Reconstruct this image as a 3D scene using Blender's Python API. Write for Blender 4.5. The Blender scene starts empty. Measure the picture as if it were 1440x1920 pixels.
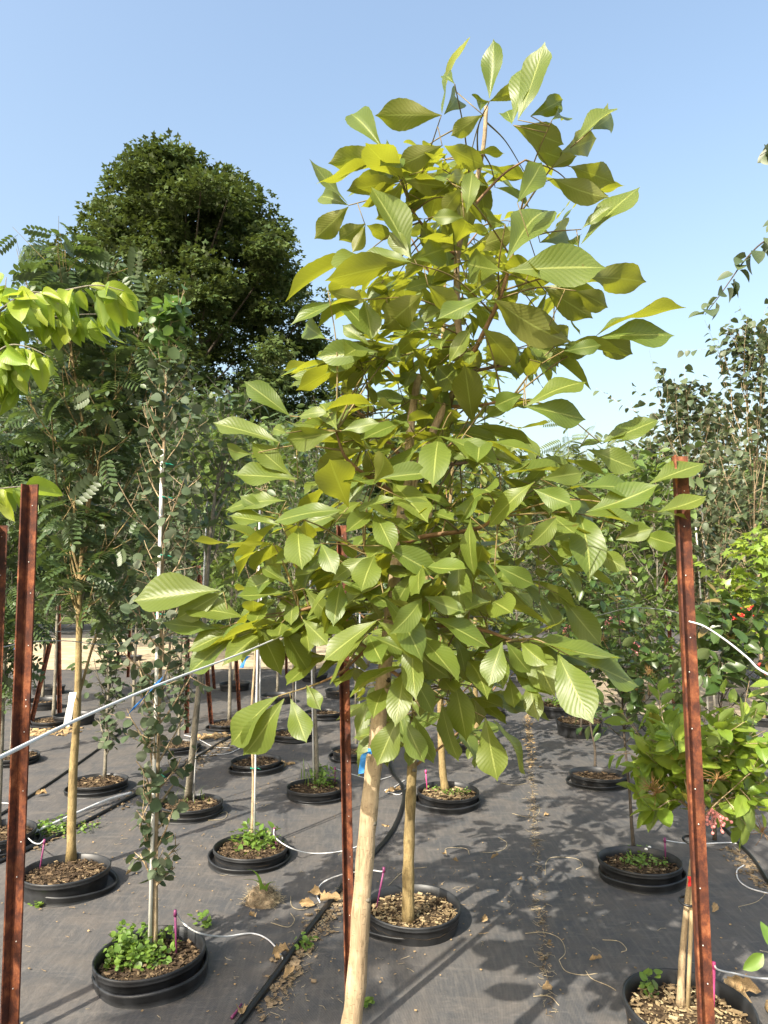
import bpy, math, random
import numpy as np
from mathutils import Vector, Matrix

# ------------------------------------------------------------------ camera, sky, sun, exposure
SC = bpy.context.scene
COL = SC.collection
F_PX, CX, CY = 1331.0, 720.0, 960.0          # focal length and centre in photograph pixels
PITCH = math.radians(5.45)
CAM_H = 1.6
cam_data = bpy.data.cameras.new('camera')
cam_data.sensor_fit = 'VERTICAL'
cam_data.sensor_height = 24.0
cam_data.lens = F_PX / 1920.0 * 24.0
cam_data.clip_start = 0.05
cam_data.clip_end = 2000.0
cam = bpy.data.objects.new('camera', cam_data)
cam.location = (0, 0, CAM_H)
cam.rotation_euler = (math.radians(90) + PITCH, 0, 0)
COL.objects.link(cam)
SC.camera = cam

SUN_AZ = math.radians(217.0)                  # clockwise from +Y: behind the camera, to its left
SUN_EL = math.radians(42.0)
world = bpy.data.worlds.new('World')
SC.world = world
world.use_nodes = True
wn = world.node_tree
sky = wn.nodes.new('ShaderNodeTexSky')
sky.sky_type = 'NISHITA'
sky.sun_disc = False
sky.sun_elevation = SUN_EL
sky.sun_rotation = SUN_AZ
sky.air_density = 1.6
sky.dust_density = 5.0
sky.ozone_density = 1.3
bg = wn.nodes['Background']
bg.inputs['Strength'].default_value = 0.15
wn.links.new(sky.outputs['Color'], bg.inputs['Color'])

sun_d = bpy.data.lights.new('sun', 'SUN')
sun_d.energy = 4.6
sun_d.angle = math.radians(0.6)
sun_d.color = (1.0, 0.93, 0.80)
sun = bpy.data.objects.new('sun', sun_d)
to_sun = Vector((math.sin(SUN_AZ) * math.cos(SUN_EL), math.cos(SUN_AZ) * math.cos(SUN_EL), math.sin(SUN_EL)))
sun.rotation_euler = to_sun.to_track_quat('Z', 'Y').to_euler()
sun.location = (-6, -8, 12)
COL.objects.link(sun)

vs = SC.view_settings
vs.view_transform = 'Standard'
vs.look = 'None'
vs.exposure = 1.08
vs.gamma = 1.0
vs.use_curve_mapping = False
SC.render.engine = 'CYCLES'
SC.cycles.use_denoising = True
SC.cycles.max_bounces = 8
SC.cycles.transparent_max_bounces = 8
SC.cycles.sample_clamp_indirect = 6.0

RNG = np.random.default_rng(7)
random.seed(7)

# ------------------------------------------------------------------ helpers: pixels to places
CP, SP = math.cos(PITCH), math.sin(PITCH)
def ray(px, py):
    x = (px - CX) / F_PX
    y = (CY - py) / F_PX
    return np.array([x, CP - y * SP, SP + y * CP])
def pt(px, py, Y):                            # the place at distance Y seen at a pixel
    d = ray(px, py)
    return d * (Y / d[1]) + np.array([0, 0, CAM_H])
def gp(px, py, z=0.0):                        # the place on the level z seen at a pixel
    d = ray(px, py)
    return d * ((z - CAM_H) / d[2]) + np.array([0, 0, CAM_H])
def nrm(v):
    v = np.asarray(v, float)
    return v / (np.linalg.norm(v, axis=-1, keepdims=True) + 1e-12)

# ------------------------------------------------------------------ helpers: meshes and objects
class MB:
    def __init__(self):
        self.V, self.F, self.U, self.n = [], [], [], 0
    def add(self, V, F, U=None):
        V = np.asarray(V, float)
        self.V.append(V)
        self.F.extend([[i + self.n for i in f] for f in F])
        self.U.append(np.zeros((len(V), 2)) if U is None else np.asarray(U, float))
        self.n += len(V)
        return self
    def addnp(self, V, F, U):                 # F: (m,4) int array
        self.V.append(V); self.U.append(U)
        self.F.extend((F + self.n).tolist())
        self.n += len(V)
        return self
    def mesh(self, name, mat, smooth=True):
        me = bpy.data.meshes.new(name)
        V = np.concatenate(self.V); U = np.concatenate(self.U)
        nF = len(self.F)
        lens = np.fromiter((len(f) for f in self.F), np.int32, nF)
        loops = np.fromiter((i for f in self.F for i in f), np.int32, int(lens.sum()))
        me.vertices.add(len(V)); me.vertices.foreach_set('co', V.astype(np.float32).ravel())
        me.loops.add(len(loops)); me.loops.foreach_set('vertex_index', loops)
        me.polygons.add(nF)
        starts = np.concatenate([[0], np.cumsum(lens)[:-1]]).astype(np.int32)
        me.polygons.foreach_set('loop_start', starts)
        me.polygons.foreach_set('loop_total', lens)
        me.polygons.foreach_set('use_smooth', np.full(nF, smooth))
        uv = me.uv_layers.new(name='UVMap')
        uv.data.foreach_set('uv', U[loops].astype(np.float32).ravel())
        me.materials.append(mat)
        me.update(calc_edges=True)
        me.validate()
        return me
    def build(self, name, mat, parent=None, smooth=True):
        return obj(name, self.mesh(name, mat, smooth), parent)
def obj(name, me, parent=None):
    o = bpy.data.objects.new(name, me)
    COL.objects.link(o)
    if parent is not None:
        o.parent = parent
    return o
def tag(o, label, cat, group=None, kind=None):
    o['label'] = label
    o['category'] = cat
    if group: o['group'] = group
    if kind: o['kind'] = kind
    return o
def thing(name, label, cat, loc=(0, 0, 0), group=None):
    o = bpy.data.objects.new(name, None)
    COL.objects.link(o)
    o.location = loc
    o.empty_display_size = 0.05
    return tag(o, label, cat, group)
def structure(o):
    o['kind'] = 'structure'
    return o

def smooth_path(pts, k=6):                    # Catmull-Rom through the points
    P = np.asarray(pts, float)
    if len(P) < 3: 
        t = np.linspace(0, 1, k + 1)[:, None]
        return P[0] * (1 - t) + P[-1] * t
    Q = np.vstack([2 * P[0] - P[1], P, 2 * P[-1] - P[-2]])
    out = []
    for i in range(1, len(Q) - 2):
        p0, p1, p2, p3 = Q[i - 1], Q[i], Q[i + 1], Q[i + 2]
        for j in range(k):
            t = j / k
            out.append(0.5 * (2 * p1 + (p2 - p0) * t + (2 * p0 - 5 * p1 + 4 * p2 - p3) * t * t + (3 * p1 - p0 - 3 * p2 + p3) * t ** 3))
    out.append(P[-1])
    return np.array(out)
def tube(path, radii, n=8, cap=True, rough=0.0, rng=RNG):
    P = np.asarray(path, float)
    m = len(P)
    R = np.interp(np.linspace(0, 1, m), np.linspace(0, 1, len(np.atleast_1d(radii))), np.atleast_1d(radii))
    T = nrm(np.gradient(P, axis=0))
    a = np.array([0, 0, 1.0]) if abs(T[0][2]) < 0.9 else np.array([1.0, 0, 0])
    u = nrm(np.cross(T[0], a))
    V, U = [], []
    ang = np.linspace(0, 2 * np.pi, n, endpoint=False)
    s = np.concatenate([[0], np.cumsum(np.linalg.norm(np.diff(P, axis=0), axis=1))])
    for i in range(m):
        u = nrm(u - T[i] * np.dot(u, T[i]))
        w = np.cross(T[i], u)
        r = R[i] * (1 + (rng.uniform(-rough, rough, n) if rough else 0))
        V.append(P[i] + np.outer(np.cos(ang) * r, u) + np.outer(np.sin(ang) * r, w))
        U.append(np.stack([ang / 6.283, np.full(n, s[i])], 1))
    F = []
    for i in range(m - 1):
        for j in range(n):
            k = (j + 1) % n
            F.append([i * n + j, i * n + k, (i + 1) * n + k, (i + 1) * n + j])
    if cap:
        F.append(list(range(n))[::-1]); F.append([(m - 1) * n + j for j in range(n)])
    return np.concatenate(V), F, np.concatenate(U)
def lathe(profile, n=40, wob=None):
    ang = np.linspace(0, 2 * np.pi, n, endpoint=False)
    V, F = [], []
    for (r, z) in profile:
        k = 1.0 if wob is None else wob
        V.append(np.stack([np.cos(ang) * r * k, np.sin(ang) * r * k, np.full(n, z)], 1))
    for i in range(len(profile) - 1):
        for j in range(n):
            q = (j + 1) % n
            F.append([i * n + j, i * n + q, (i + 1) * n + q, (i + 1) * n + j])
    return np.concatenate(V), F
def box(c, s, M=None):
    c = np.asarray(c, float); s = np.asarray(s, float) / 2
    V = np.array([[x, y, z] for x in (-1, 1) for y in (-1, 1) for z in (-1, 1)], float) * s
    if M is not None: V = V @ np.asarray(M).T
    return V + c, [[0, 1, 3, 2], [4, 6, 7, 5], [0, 4, 5, 1], [2, 3, 7, 6], [0, 2, 6, 4], [1, 5, 7, 3]]

# ------------------------------------------------------------------ materials
def mat_new(name):
    m = bpy.data.materials.new(name)
    m.use_nodes = True
    nt = m.node_tree
    return m, nt, nt.nodes['Principled BSDF'], nt.nodes['Material Output']
def N(nt, t, **kw):
    n = nt.nodes.new(t)
    for k, v in kw.items():
        if k.startswith('i_'):
            n.inputs[k[2:].replace('_', ' ')].default_value = v
        else:
            setattr(n, k, v)
    return n
def L(nt, a, b): nt.links.new(a, b)
def math_n(nt, op, a, b=None, clamp=False):
    n = nt.nodes.new('ShaderNodeMath'); n.operation = op; n.use_clamp = clamp
    for i, v in enumerate((a, b)):
        if v is None: continue
        if isinstance(v, (int, float)): n.inputs[i].default_value = v
        else: L(nt, v, n.inputs[i])
    return n.outputs[0]
def mixc(nt, f, a, b, mode='MIX'):
    n = nt.nodes.new('ShaderNodeMix'); n.data_type = 'RGBA'; n.blend_type = mode
    for s, v in ((n.inputs[0], f), (n.inputs[6], a), (n.inputs[7], b)):
        if isinstance(v, (int, float)): s.default_value = v
        elif isinstance(v, tuple): s.default_value = (*v, 1) if len(v) == 3 else v
        else: L(nt, v, s)
    return n.outputs[2]
def ramp(nt, f, stops):
    n = nt.nodes.new('ShaderNodeValToRGB')
    e = n.color_ramp.elements
    while len(e) < len(stops): e.new(0.5)
    for q, (p, c) in zip(e, stops):
        q.position = p; q.color = (*c, 1)
    L(nt, f, n.inputs[0])
    return n.outputs[0]
def noise(nt, scale, detail=4, rough=0.55, coord='Object', dist=0.0):
    tc = nt.nodes.new('ShaderNodeTexCoord')
    n = nt.nodes.new('ShaderNodeTexNoise')
    n.inputs['Scale'].default_value = scale; n.inputs['Detail'].default_value = detail
    n.inputs['Roughness'].default_value = rough; n.inputs['Distortion'].default_value = dist
    L(nt, tc.outputs[coord], n.inputs['Vector'])
    return n.outputs['Fac']
def bump(nt, h, strength, dist, to):
    b = nt.nodes.new('ShaderNodeBump')
    b.inputs['Strength'].default_value = strength; b.inputs['Distance'].default_value = dist
    L(nt, h, b.inputs['Height']); L(nt, b.outputs[0], to)

def leaf_mat(name, a, b, under, glow, rough=0.42, trans=0.34, veins=0.0, spots=None, spec=0.5):
    m, nt, pb, out = mat_new(name)
    geo = N(nt, 'ShaderNodeNewGeometry'); oi = N(nt, 'ShaderNodeObjectInfo')
    rnd = math_n(nt, 'FRACT', math_n(nt, 'ADD', geo.outputs['Random Per Island'], math_n(nt, 'MULTIPLY', oi.outputs['Random'], 7.31)))
    col = mixc(nt, rnd, a, b)
    nz = noise(nt, 9.0, 3)
    col = mixc(nt, math_n(nt, 'MULTIPLY', nz, 0.35), col, b)
    if spots:
        sel = math_n(nt, 'GREATER_THAN', rnd, spots[1])
        col = mixc(nt, math_n(nt, 'MULTIPLY', sel, 0.85), col, spots[0])
    col = mixc(nt, geo.outputs['Backfacing'], col, under)
    hcol = mixc(nt, rnd, glow, tuple(g * 0.75 for g in glow))
    if veins:
        uv = N(nt, 'ShaderNodeTexCoord')
        sep = N(nt, 'ShaderNodeSeparateXYZ'); L(nt, uv.outputs['UV'], sep.inputs[0])
        au = math_n(nt, 'ABSOLUTE', math_n(nt, 'SUBTRACT', sep.outputs[0], 0.5))
        rib = math_n(nt, 'LESS_THAN', au, 0.024)
        ph = math_n(nt, 'SUBTRACT', sep.outputs[1], math_n(nt, 'MULTIPLY', math_n(nt, 'POWER', au, 0.8), 0.42))
        w = math_n(nt, 'SINE', math_n(nt, 'MULTIPLY', ph, 2 * math.pi * 15))
        line = math_n(nt, 'POWER', math_n(nt, 'MULTIPLY', math_n(nt, 'ADD', w, 1.0), 0.5), 14.0)
        v = math_n(nt, 'MAXIMUM', rib, math_n(nt, 'MULTIPLY', line, 0.22))
        col = mixc(nt, math_n(nt, 'MULTIPLY', v, veins), col, (0.34, 0.38, 0.10))
        puff = math_n(nt, 'ADD', math_n(nt, 'MULTIPLY', w, -0.5), math_n(nt, 'MULTIPLY', nz, 0.9))
        bump(nt, puff, 0.16, 0.002, pb.inputs['Normal'])
        # a few insect specks that belong to the blade
        sp = noise(nt, 24.0, 3)
        spk = math_n(nt, 'GREATER_THAN', sp, 0.69)
        col = mixc(nt, math_n(nt, 'MULTIPLY', spk, 0.55), col, (0.13, 0.075, 0.02))
    L(nt, col, pb.inputs['Base Color'])
    pb.inputs['Roughness'].default_value = rough
    pb.inputs['Specular IOR Level'].default_value = spec
    tr = N(nt, 'ShaderNodeBsdfTranslucent')
    L(nt, hcol, tr.inputs['Color'])
    mx = N(nt, 'ShaderNodeMixShader'); mx.inputs[0].default_value = trans
    L(nt, pb.outputs[0], mx.inputs[1]); L(nt, tr.outputs[0], mx.inputs[2])
    L(nt, mx.outputs[0], out.inputs['Surface'])
    return m
M = {}
M['hickory'] = leaf_mat('hickory_leaf', (0.080, 0.132, 0.022), (0.130, 0.168, 0.028), (0.165, 0.170, 0.040), (0.44, 0.47, 0.030), 0.42, 0.38, veins=0.75)
M['aspen'] = leaf_mat('aspen_leaf', (0.050, 0.085, 0.040), (0.098, 0.128, 0.066), (0.12, 0.14, 0.09), (0.13, 0.19, 0.05), 0.62, 0.22, spec=0.3)
M['aspen_top'] = leaf_mat('aspen_young_leaf', (0.065, 0.125, 0.045), (0.10, 0.17, 0.05), (0.11, 0.16, 0.07), (0.25, 0.42, 0.06), 0.45, 0.32)
M['locust'] = leaf_mat('locust_leaf', (0.045, 0.082, 0.032), (0.075, 0.115, 0.038), (0.09, 0.12, 0.06), (0.16, 0.24, 0.04), 0.45, 0.25)
M['locust_light'] = leaf_mat('light_locust_leaf', (0.08, 0.14, 0.03), (0.13, 0.19, 0.04), (0.11, 0.15, 0.06), (0.28, 0.38, 0.05), 0.45, 0.32)
M['maple'] = leaf_mat('maple_leaf', (0.036, 0.068, 0.018), (0.080, 0.112, 0.028), (0.08, 0.10, 0.045), (0.14, 0.19, 0.03), 0.7, 0.2, spec=0.2)
M['yellow'] = leaf_mat('yellow_green_leaf', (0.17, 0.29, 0.03), (0.34, 0.39, 0.035), (0.20, 0.28, 0.05), (0.46, 0.60, 0.05), 0.4, 0.40, veins=0.35)
M['viburnum'] = leaf_mat('viburnum_leaf', (0.12, 0.22, 0.030), (0.25, 0.32, 0.040), (0.17, 0.23, 0.06), (0.48, 0.60, 0.045), 0.35, 0.34, veins=0.3, spots=((0.34, 0.27, 0.06), 0.965))
M['glossy'] = leaf_mat('glossy_leaf', (0.035, 0.075, 0.020), (0.075, 0.115, 0.028), (0.10, 0.13, 0.05), (0.20, 0.30, 0.03), 0.33, 0.25, spots=((0.22, 0.15, 0.05), 0.95))
M['katsura'] = leaf_mat('heart_leaf', (0.045, 0.072, 0.034), (0.100, 0.128, 0.056), (0.10, 0.12, 0.07), (0.17, 0.23, 0.05), 0.5, 0.2)
M['willow'] = leaf_mat('feathery_leaf', (0.10, 0.145, 0.040), (0.15, 0.18, 0.055), (0.12, 0.15, 0.07), (0.30, 0.36, 0.06), 0.5, 0.3)
M['pale'] = leaf_mat('pale_leaf', (0.20, 0.21, 0.08), (0.34, 0.30, 0.14), (0.2, 0.2, 0.1), (0.4, 0.4, 0.1), 0.5, 0.3)
M['far'] = leaf_mat('far_leaf', (0.055, 0.090, 0.028), (0.10, 0.14, 0.045), (0.1, 0.12, 0.06), (0.2, 0.26, 0.05), 0.55, 0.25)
M['weed'] = leaf_mat('weed_leaf', (0.09, 0.18, 0.03), (0.16, 0.25, 0.04), (0.12, 0.18, 0.05), (0.35, 0.5, 0.05), 0.45, 0.3)

def simple(name, col, rough=0.6, spec=0.4, var=0.0, scale=20, bmp=0.0, bd=0.003, metallic=0.0):
    m, nt, pb, out = mat_new(name)
    if var or bmp:
        nz = noise(nt, scale, 5)
        c = ramp(nt, nz, [(0.3, tuple(c * (1 - var) for c in col)), (0.7, tuple(min(1, c * (1 + var)) for c in col))])
        L(nt, c, pb.inputs['Base Color'])
        if bmp: bump(nt, nz, bmp, bd, pb.inputs['Normal'])
    else:
        pb.inputs['Base Color'].default_value = (*col, 1)
    pb.inputs['Roughness'].default_value = rough
    pb.inputs['Specular IOR Level'].default_value = spec
    pb.inputs['Metallic'].default_value = metallic
    return m
def bark(name, a, b, dark, scale=30, stretch=6):
    m, nt, pb, out = mat_new(name)
    tc = N(nt, 'ShaderNodeTexCoord'); mp = N(nt, 'ShaderNodeMapping')
    mp.inputs['Scale'].default_value = (1, 1, 1.0 / stretch)
    L(nt, tc.outputs['Object'], mp.inputs['Vector'])
    n1 = N(nt, 'ShaderNodeTexNoise'); n1.inputs['Scale'].default_value = scale * 3; n1.inputs['Detail'].default_value = 6
    n1.inputs['Roughness'].default_value = 0.65
    L(nt, mp.outputs[0], n1.inputs['Vector'])
    n2 = noise(nt, 5.0, 3)
    c = ramp(nt, n1.outputs['Fac'], [(0.28, dark), (0.45, a), (0.75, b)])
    c = mixc(nt, ramp(nt, n2, [(0.47, (0, 0, 0)), (0.62, (0.55, 0.55, 0.55))]), c, dark)
    mp2 = N(nt, 'ShaderNodeMapping'); mp2.inputs['Scale'].default_value = (1, 1, 2.6); L(nt, tc.outputs['Object'], mp2.inputs['Vector'])
    vo = N(nt, 'ShaderNodeTexVoronoi'); vo.inputs['Scale'].default_value = 48; L(nt, mp2.outputs[0], vo.inputs['Vector'])
    c = mixc(nt, math_n(nt, 'MULTIPLY', math_n(nt, 'LESS_THAN', vo.outputs['Distance'], 0.20), 0.55), c, dark)
    n3 = noise(nt, 16.0, 6, 0.7)
    c = mixc(nt, ramp(nt, n3, [(0.52, (0, 0, 0)), (0.66, (0.45, 0.45, 0.45))]), c, tuple(min(1, q * 1.25) for q in b))
    L(nt, c, pb.inputs['Base Color'])
    pb.inputs['Roughness'].default_value = 0.85
    pb.inputs['Specular IOR Level'].default_value = 0.2
    bump(nt, n1.outputs['Fac'], 0.75, 0.006, pb.inputs['Normal'])
    return m
M['bark_pale'] = bark('pale_bark', (0.36, 0.27, 0.165), (0.50, 0.39, 0.25), (0.17, 0.12, 0.07), 40, 5)
M['bark_olive'] = bark('olive_bark', (0.26, 0.19, 0.085), (0.38, 0.29, 0.14), (0.11, 0.085, 0.045), 40, 4)
M['bark_grey'] = bark('grey_bark', (0.20, 0.18, 0.14), (0.30, 0.27, 0.21), (0.08, 0.07, 0.055), 40, 3)
M['bark_dark'] = bark('dark_bark', (0.075, 0.06, 0.045), (0.13, 0.105, 0.08), (0.03, 0.024, 0.02), 40, 3)
M['twig'] = simple('twig_bark', (0.20, 0.115, 0.055), 0.6, 0.3, 0.35, 40)
M['rachis'] = simple('green_stalk', (0.17, 0.125, 0.045), 0.5, 0.4, 0.45, 12)
M['black_plastic'] = simple('black_plastic', (0.017, 0.018, 0.020), 0.46, 0.5, 0.7, 9, 0.3, 0.003)
M['pipe'] = simple('black_pipe', (0.012, 0.012, 0.013), 0.38, 0.5, 0.3, 10)
M['soil'] = simple('soil', (0.060, 0.042, 0.026), 0.95, 0.1, 0.55, 60, 0.8, 0.01)
def piece_mat(name, stops):
    m, nt, pb, out = mat_new(name)
    geo = N(nt, 'ShaderNodeNewGeometry')
    L(nt, ramp(nt, geo.outputs['Random Per Island'], stops), pb.inputs['Base Color'])
    pb.inputs['Roughness'].default_value = 0.9; pb.inputs['Specular IOR Level'].default_value = 0.15
    return m
M['chips'] = piece_mat('wood_chips', [(0.0, (0.09, 0.06, 0.035)), (0.35, (0.19, 0.135, 0.075)), (0.7, (0.31, 0.23, 0.125)), (1.0, (0.42, 0.34, 0.2))])
M['bark_chips'] = piece_mat('bark_chips', [(0.0, (0.03, 0.021, 0.014)), (0.5, (0.085, 0.058, 0.036)), (0.85, (0.15, 0.105, 0.06)), (1.0, (0.28, 0.21, 0.12))])
M['white_tube'] = simple('white_tube', (0.66, 0.66, 0.66), 0.4, 0.5, 0.12, 8)
M['white_stake'] = simple('white_stake', (0.68, 0.66, 0.60), 0.5, 0.4, 0.15, 20)
M['bamboo'] = simple('bamboo', (0.45, 0.34, 0.19), 0.6, 0.3, 0.3, 16)
M['wire'] = simple('wire', (0.30, 0.31, 0.31), 0.45, 0.5, 0.25, 30)
M['purple'] = simple('purple_plastic', (0.18, 0.035, 0.11), 0.45, 0.4, 0.3, 20)
M['pink'] = simple('pink_plastic', (0.62, 0.08, 0.25), 0.45, 0.4)
M['blue'] = simple('blue_ribbon', (0.05, 0.24, 0.60), 0.5, 0.3, 0.15, 30)
M['red'] = simple('red_tape', (0.65, 0.03, 0.025), 0.5, 0.3, 0.1, 30)
M['white'] = simple('white_tag', (0.78, 0.78, 0.76), 0.6, 0.3, 0.05, 30)
M['green_tie'] = simple('green_tie', (0.01, 0.22, 0.14), 0.5, 0.4, 0.1, 20)
M['dry'] = simple('dry_leaf', (0.33, 0.23, 0.12), 0.85, 0.15, 0.45, 25, 0.4, 0.004)
M['straw'] = simple('straw', (0.40, 0.33, 0.21), 0.85, 0.15, 0.4, 30)
M['debris'] = simple('debris', (0.20, 0.15, 0.095), 0.95, 0.1, 0.7, 30)
M['berry'] = simple('red_berries', (0.60, 0.045, 0.03), 0.35, 0.5, 0.25, 30)
M['pinkberry'] = simple('pink_berries', (0.60, 0.22, 0.20), 0.4, 0.5, 0.25, 30)
M['seedhead'] = simple('brown_seed_stalks', (0.27, 0.15, 0.06), 0.8, 0.2, 0.4, 30)

def rust_mat():
    m, nt, pb, out = mat_new('rusty_steel')
    tc = N(nt, 'ShaderNodeTexCoord'); mp = N(nt, 'ShaderNodeMapping')
    mp.inputs['Scale'].default_value = (1, 1, 0.75); L(nt, tc.outputs['Object'], mp.inputs['Vector'])
    n1 = N(nt, 'ShaderNodeTexNoise'); n1.inputs['Scale'].default_value = 26; n1.inputs['Detail'].default_value = 8; n1.inputs['Roughness'].default_value = 0.75
    L(nt, mp.outputs[0], n1.inputs['Vector'])
    n2 = noise(nt, 9.0, 6, 0.7)
    c = ramp(nt, n1.outputs['Fac'], [(0.34, (0.020, 0.009, 0.007)), (0.46, (0.085, 0.024, 0.012)), (0.56, (0.20, 0.060, 0.022)), (0.70, (0.34, 0.15, 0.07))])
    c = mixc(nt, ramp(nt, n2, [(0.42, (0, 0, 0)), (0.62, (1, 1, 1))]), c, mixc(nt, 0.7, c, (0.045, 0.015, 0.010)))
    v = N(nt, 'ShaderNodeTexVoronoi'); v.inputs['Scale'].default_value = 22; L(nt, tc.outputs['Object'], v.inputs['Vector'])
    sp = math_n(nt, 'LESS_THAN', v.outputs['Distance'], 0.05)
    c = mixc(nt, math_n(nt, 'MULTIPLY', sp, 0.8), c, (0.5, 0.42, 0.36))
    L(nt, c, pb.inputs['Base Color'])
    pb.inputs['Roughness'].default_value = 0.7
    pb.inputs['Specular IOR Level'].default_value = 0.35
    bump(nt, n1.outputs['Fac'], 0.4, 0.002, pb.inputs['Normal'])
    return m
M['rust'] = rust_mat()

def fabric_mat():
    m, nt, pb, out = mat_new('woven_fabric')
    tc = N(nt, 'ShaderNodeTexCoord')
    n_big = noise(nt, 0.9, 5, 0.6); n_mid = noise(nt, 5.0, 6, 0.65, dist=0.6); n_fine = noise(nt, 90.0, 3, 0.7)
    dust = ramp(nt, n_mid, [(0.40, (0, 0, 0)), (0.66, (1, 1, 1))])
    base = ramp(nt, n_big, [(0.3, (0.056, 0.060, 0.067)), (0.7, (0.082, 0.078, 0.075))])
    c = mixc(nt, math_n(nt, 'MULTIPLY', dust, 0.45), base, (0.150, 0.126, 0.104))
    c = mixc(nt, math_n(nt, 'MULTIPLY', ramp(nt, n_fine, [(0.45, (0, 0, 0)), (0.75, (1, 1, 1))]), 0.22), c, (0.13, 0.12, 0.11))
    # pale scuffs and water marks
    mp = N(nt, 'ShaderNodeMapping'); mp.inputs['Scale'].default_value = (1.6, 7, 1); mp.inputs['Rotation'].default_value = (0, 0, 0.9)
    L(nt, tc.outputs['Object'], mp.inputs['Vector'])
    sc = N(nt, 'ShaderNodeTexNoise'); sc.inputs['Scale'].default_value = 3.2; sc.inputs['Detail'].default_value = 8; sc.inputs['Roughness'].default_value = 0.7
    L(nt, mp.outputs[0], sc.inputs['Vector'])
    c = mixc(nt, math_n(nt, 'MULTIPLY', ramp(nt, sc.outputs['Fac'], [(0.54, (0, 0, 0)), (0.74, (1, 1, 1))]), 0.5), c, (0.20, 0.18, 0.16))
    v = N(nt, 'ShaderNodeTexVoronoi'); v.inputs['Scale'].default_value = 6.5; L(nt, tc.outputs['Object'], v.inputs['Vector'])
    c = mixc(nt, math_n(nt, 'MULTIPLY', math_n(nt, 'LESS_THAN', v.outputs['Distance'], 0.022), 0.7), c, (0.34, 0.29, 0.22))
    L(nt, c, pb.inputs['Base Color'])
    # weave: warp and weft ribs, about 3 mm
    w1 = N(nt, 'ShaderNodeTexWave'); w1.wave_type = 'BANDS'; w1.bands_direction = 'X'; w1.inputs['Scale'].default_value = 55; w1.inputs['Distortion'].default_value = 0.5
    w2 = N(nt, 'ShaderNodeTexWave'); w2.wave_type = 'BANDS'; w2.bands_direction = 'Y'; w2.inputs['Scale'].default_value = 40; w2.inputs['Distortion'].default_value = 0.5
    mp2 = N(nt, 'ShaderNodeMapping'); mp2.inputs['Rotation'].default_value = (0, 0, 0.18)
    L(nt, tc.outputs['Object'], mp2.inputs['Vector'])
    L(nt, mp2.outputs[0], w1.inputs['Vector']); L(nt, mp2.outputs[0], w2.inputs['Vector'])
    h = math_n(nt, 'ADD', math_n(nt, 'MULTIPLY', math_n(nt, 'ADD', w1.outputs['Fac'], w2.outputs['Fac']), 0.05), math_n(nt, 'ADD', math_n(nt, 'MULTIPLY', n_mid, 1.0), math_n(nt, 'MULTIPLY', n_big, 3.0)))
    bump(nt, h, 0.5, 0.02, pb.inputs['Normal'])
    mp3 = N(nt, 'ShaderNodeMapping'); mp3.inputs['Scale'].default_value = (6.0, 0.8, 1); mp3.inputs['Rotation'].default_value = (0, 0, 0.18)
    L(nt, tc.outputs['Object'], mp3.inputs['Vector'])
    st = N(nt, 'ShaderNodeTexNoise'); st.inputs['Scale'].default_value = 9.0; st.inputs['Detail'].default_value = 5; L(nt, mp3.outputs[0], st.inputs['Vector'])
    c2 = mixc(nt, math_n(nt, 'MULTIPLY', ramp(nt, st.outputs['Fac'], [(0.48, (0, 0, 0)), (0.62, (1, 1, 1))]), 0.28), c, (0.16, 0.145, 0.13))
    L(nt, c2, pb.inputs['Base Color'])
    pb.inputs['Roughness'].default_value = 0.72
    pb.inputs['Specular IOR Level'].default_value = 0.35
    return m
M['fabric'] = fabric_mat()
M['gravel'] = simple('gravel', (0.42, 0.34, 0.23), 0.95, 0.1, 0.3, 3.0, 0.6, 0.02)
M['dirt'] = simple('dirt', (0.27, 0.22, 0.16), 0.95, 0.1, 0.45, 4.0, 0.6, 0.02)
M['grass_far'] = simple('far_grass', (0.09, 0.12, 0.035), 0.95, 0.1, 0.4, 0.6)

# ------------------------------------------------------------------ ground
def sheet(name, pts, z, mat, parent=None):
    P = np.array([[x, y, z] for x, y in pts])
    return MB().add(P, [list(range(len(P)))]).build(name, mat, parent, smooth=False)
ROW = np.array([0.185, 1.0])                  # the direction of the planting rows on the ground
def seam_x(y): return 0.115 + ROW[0] * y
structure(sheet('ground', [(-600, -60), (600, -60), (600, 1200), (-600, 1200)], -0.012, M['grass_far']))
structure(sheet('weed_fabric', [(-40, -8), (seam_x(-8) + .12, -8), (seam_x(26) + .12, 26), (-40, 26)], 0.0, M['fabric']))
structure(sheet('weed_fabric', [(seam_x(-8), -8), (40, -8), (40, 26), (seam_x(26), 26)], 0.004, M['fabric']))
structure(sheet('gravel_road', [(-40, 12.4), (-1.2, 12.9), (-0.6, 14.5), (-1.0, 19.5), (-40, 20.5)], 0.009, M['gravel']))
def blob(cx, cy, rx, ry, n=40, rot=0.0, seed=0):
    r = np.random.default_rng(seed); a = np.linspace(0, 2 * np.pi, n, endpoint=False)
    k = 1 + 0.12 * np.sin(3 * a + r.uniform(0, 6)) + 0.08 * np.sin(5 * a + r.uniform(0, 6)) + r.uniform(-.05, .05, n)
    x, y = rx * k * np.cos(a), ry * k * np.sin(a)
    return [(cx + math.cos(rot) * u - math.sin(rot) * v, cy + math.sin(rot) * u + math.cos(rot) * v) for u, v in zip(x, y)]
structure(sheet('dirt_path', blob(3.9, 10.4, 1.5, 2.1, 60, 0.1, 3), 0.010, M['dirt']))
structure(sheet('dirt_path', blob(5.2, 14.5, 3.4, 1.6, 60, 0.0, 4), 0.014, M['dirt']))

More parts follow.
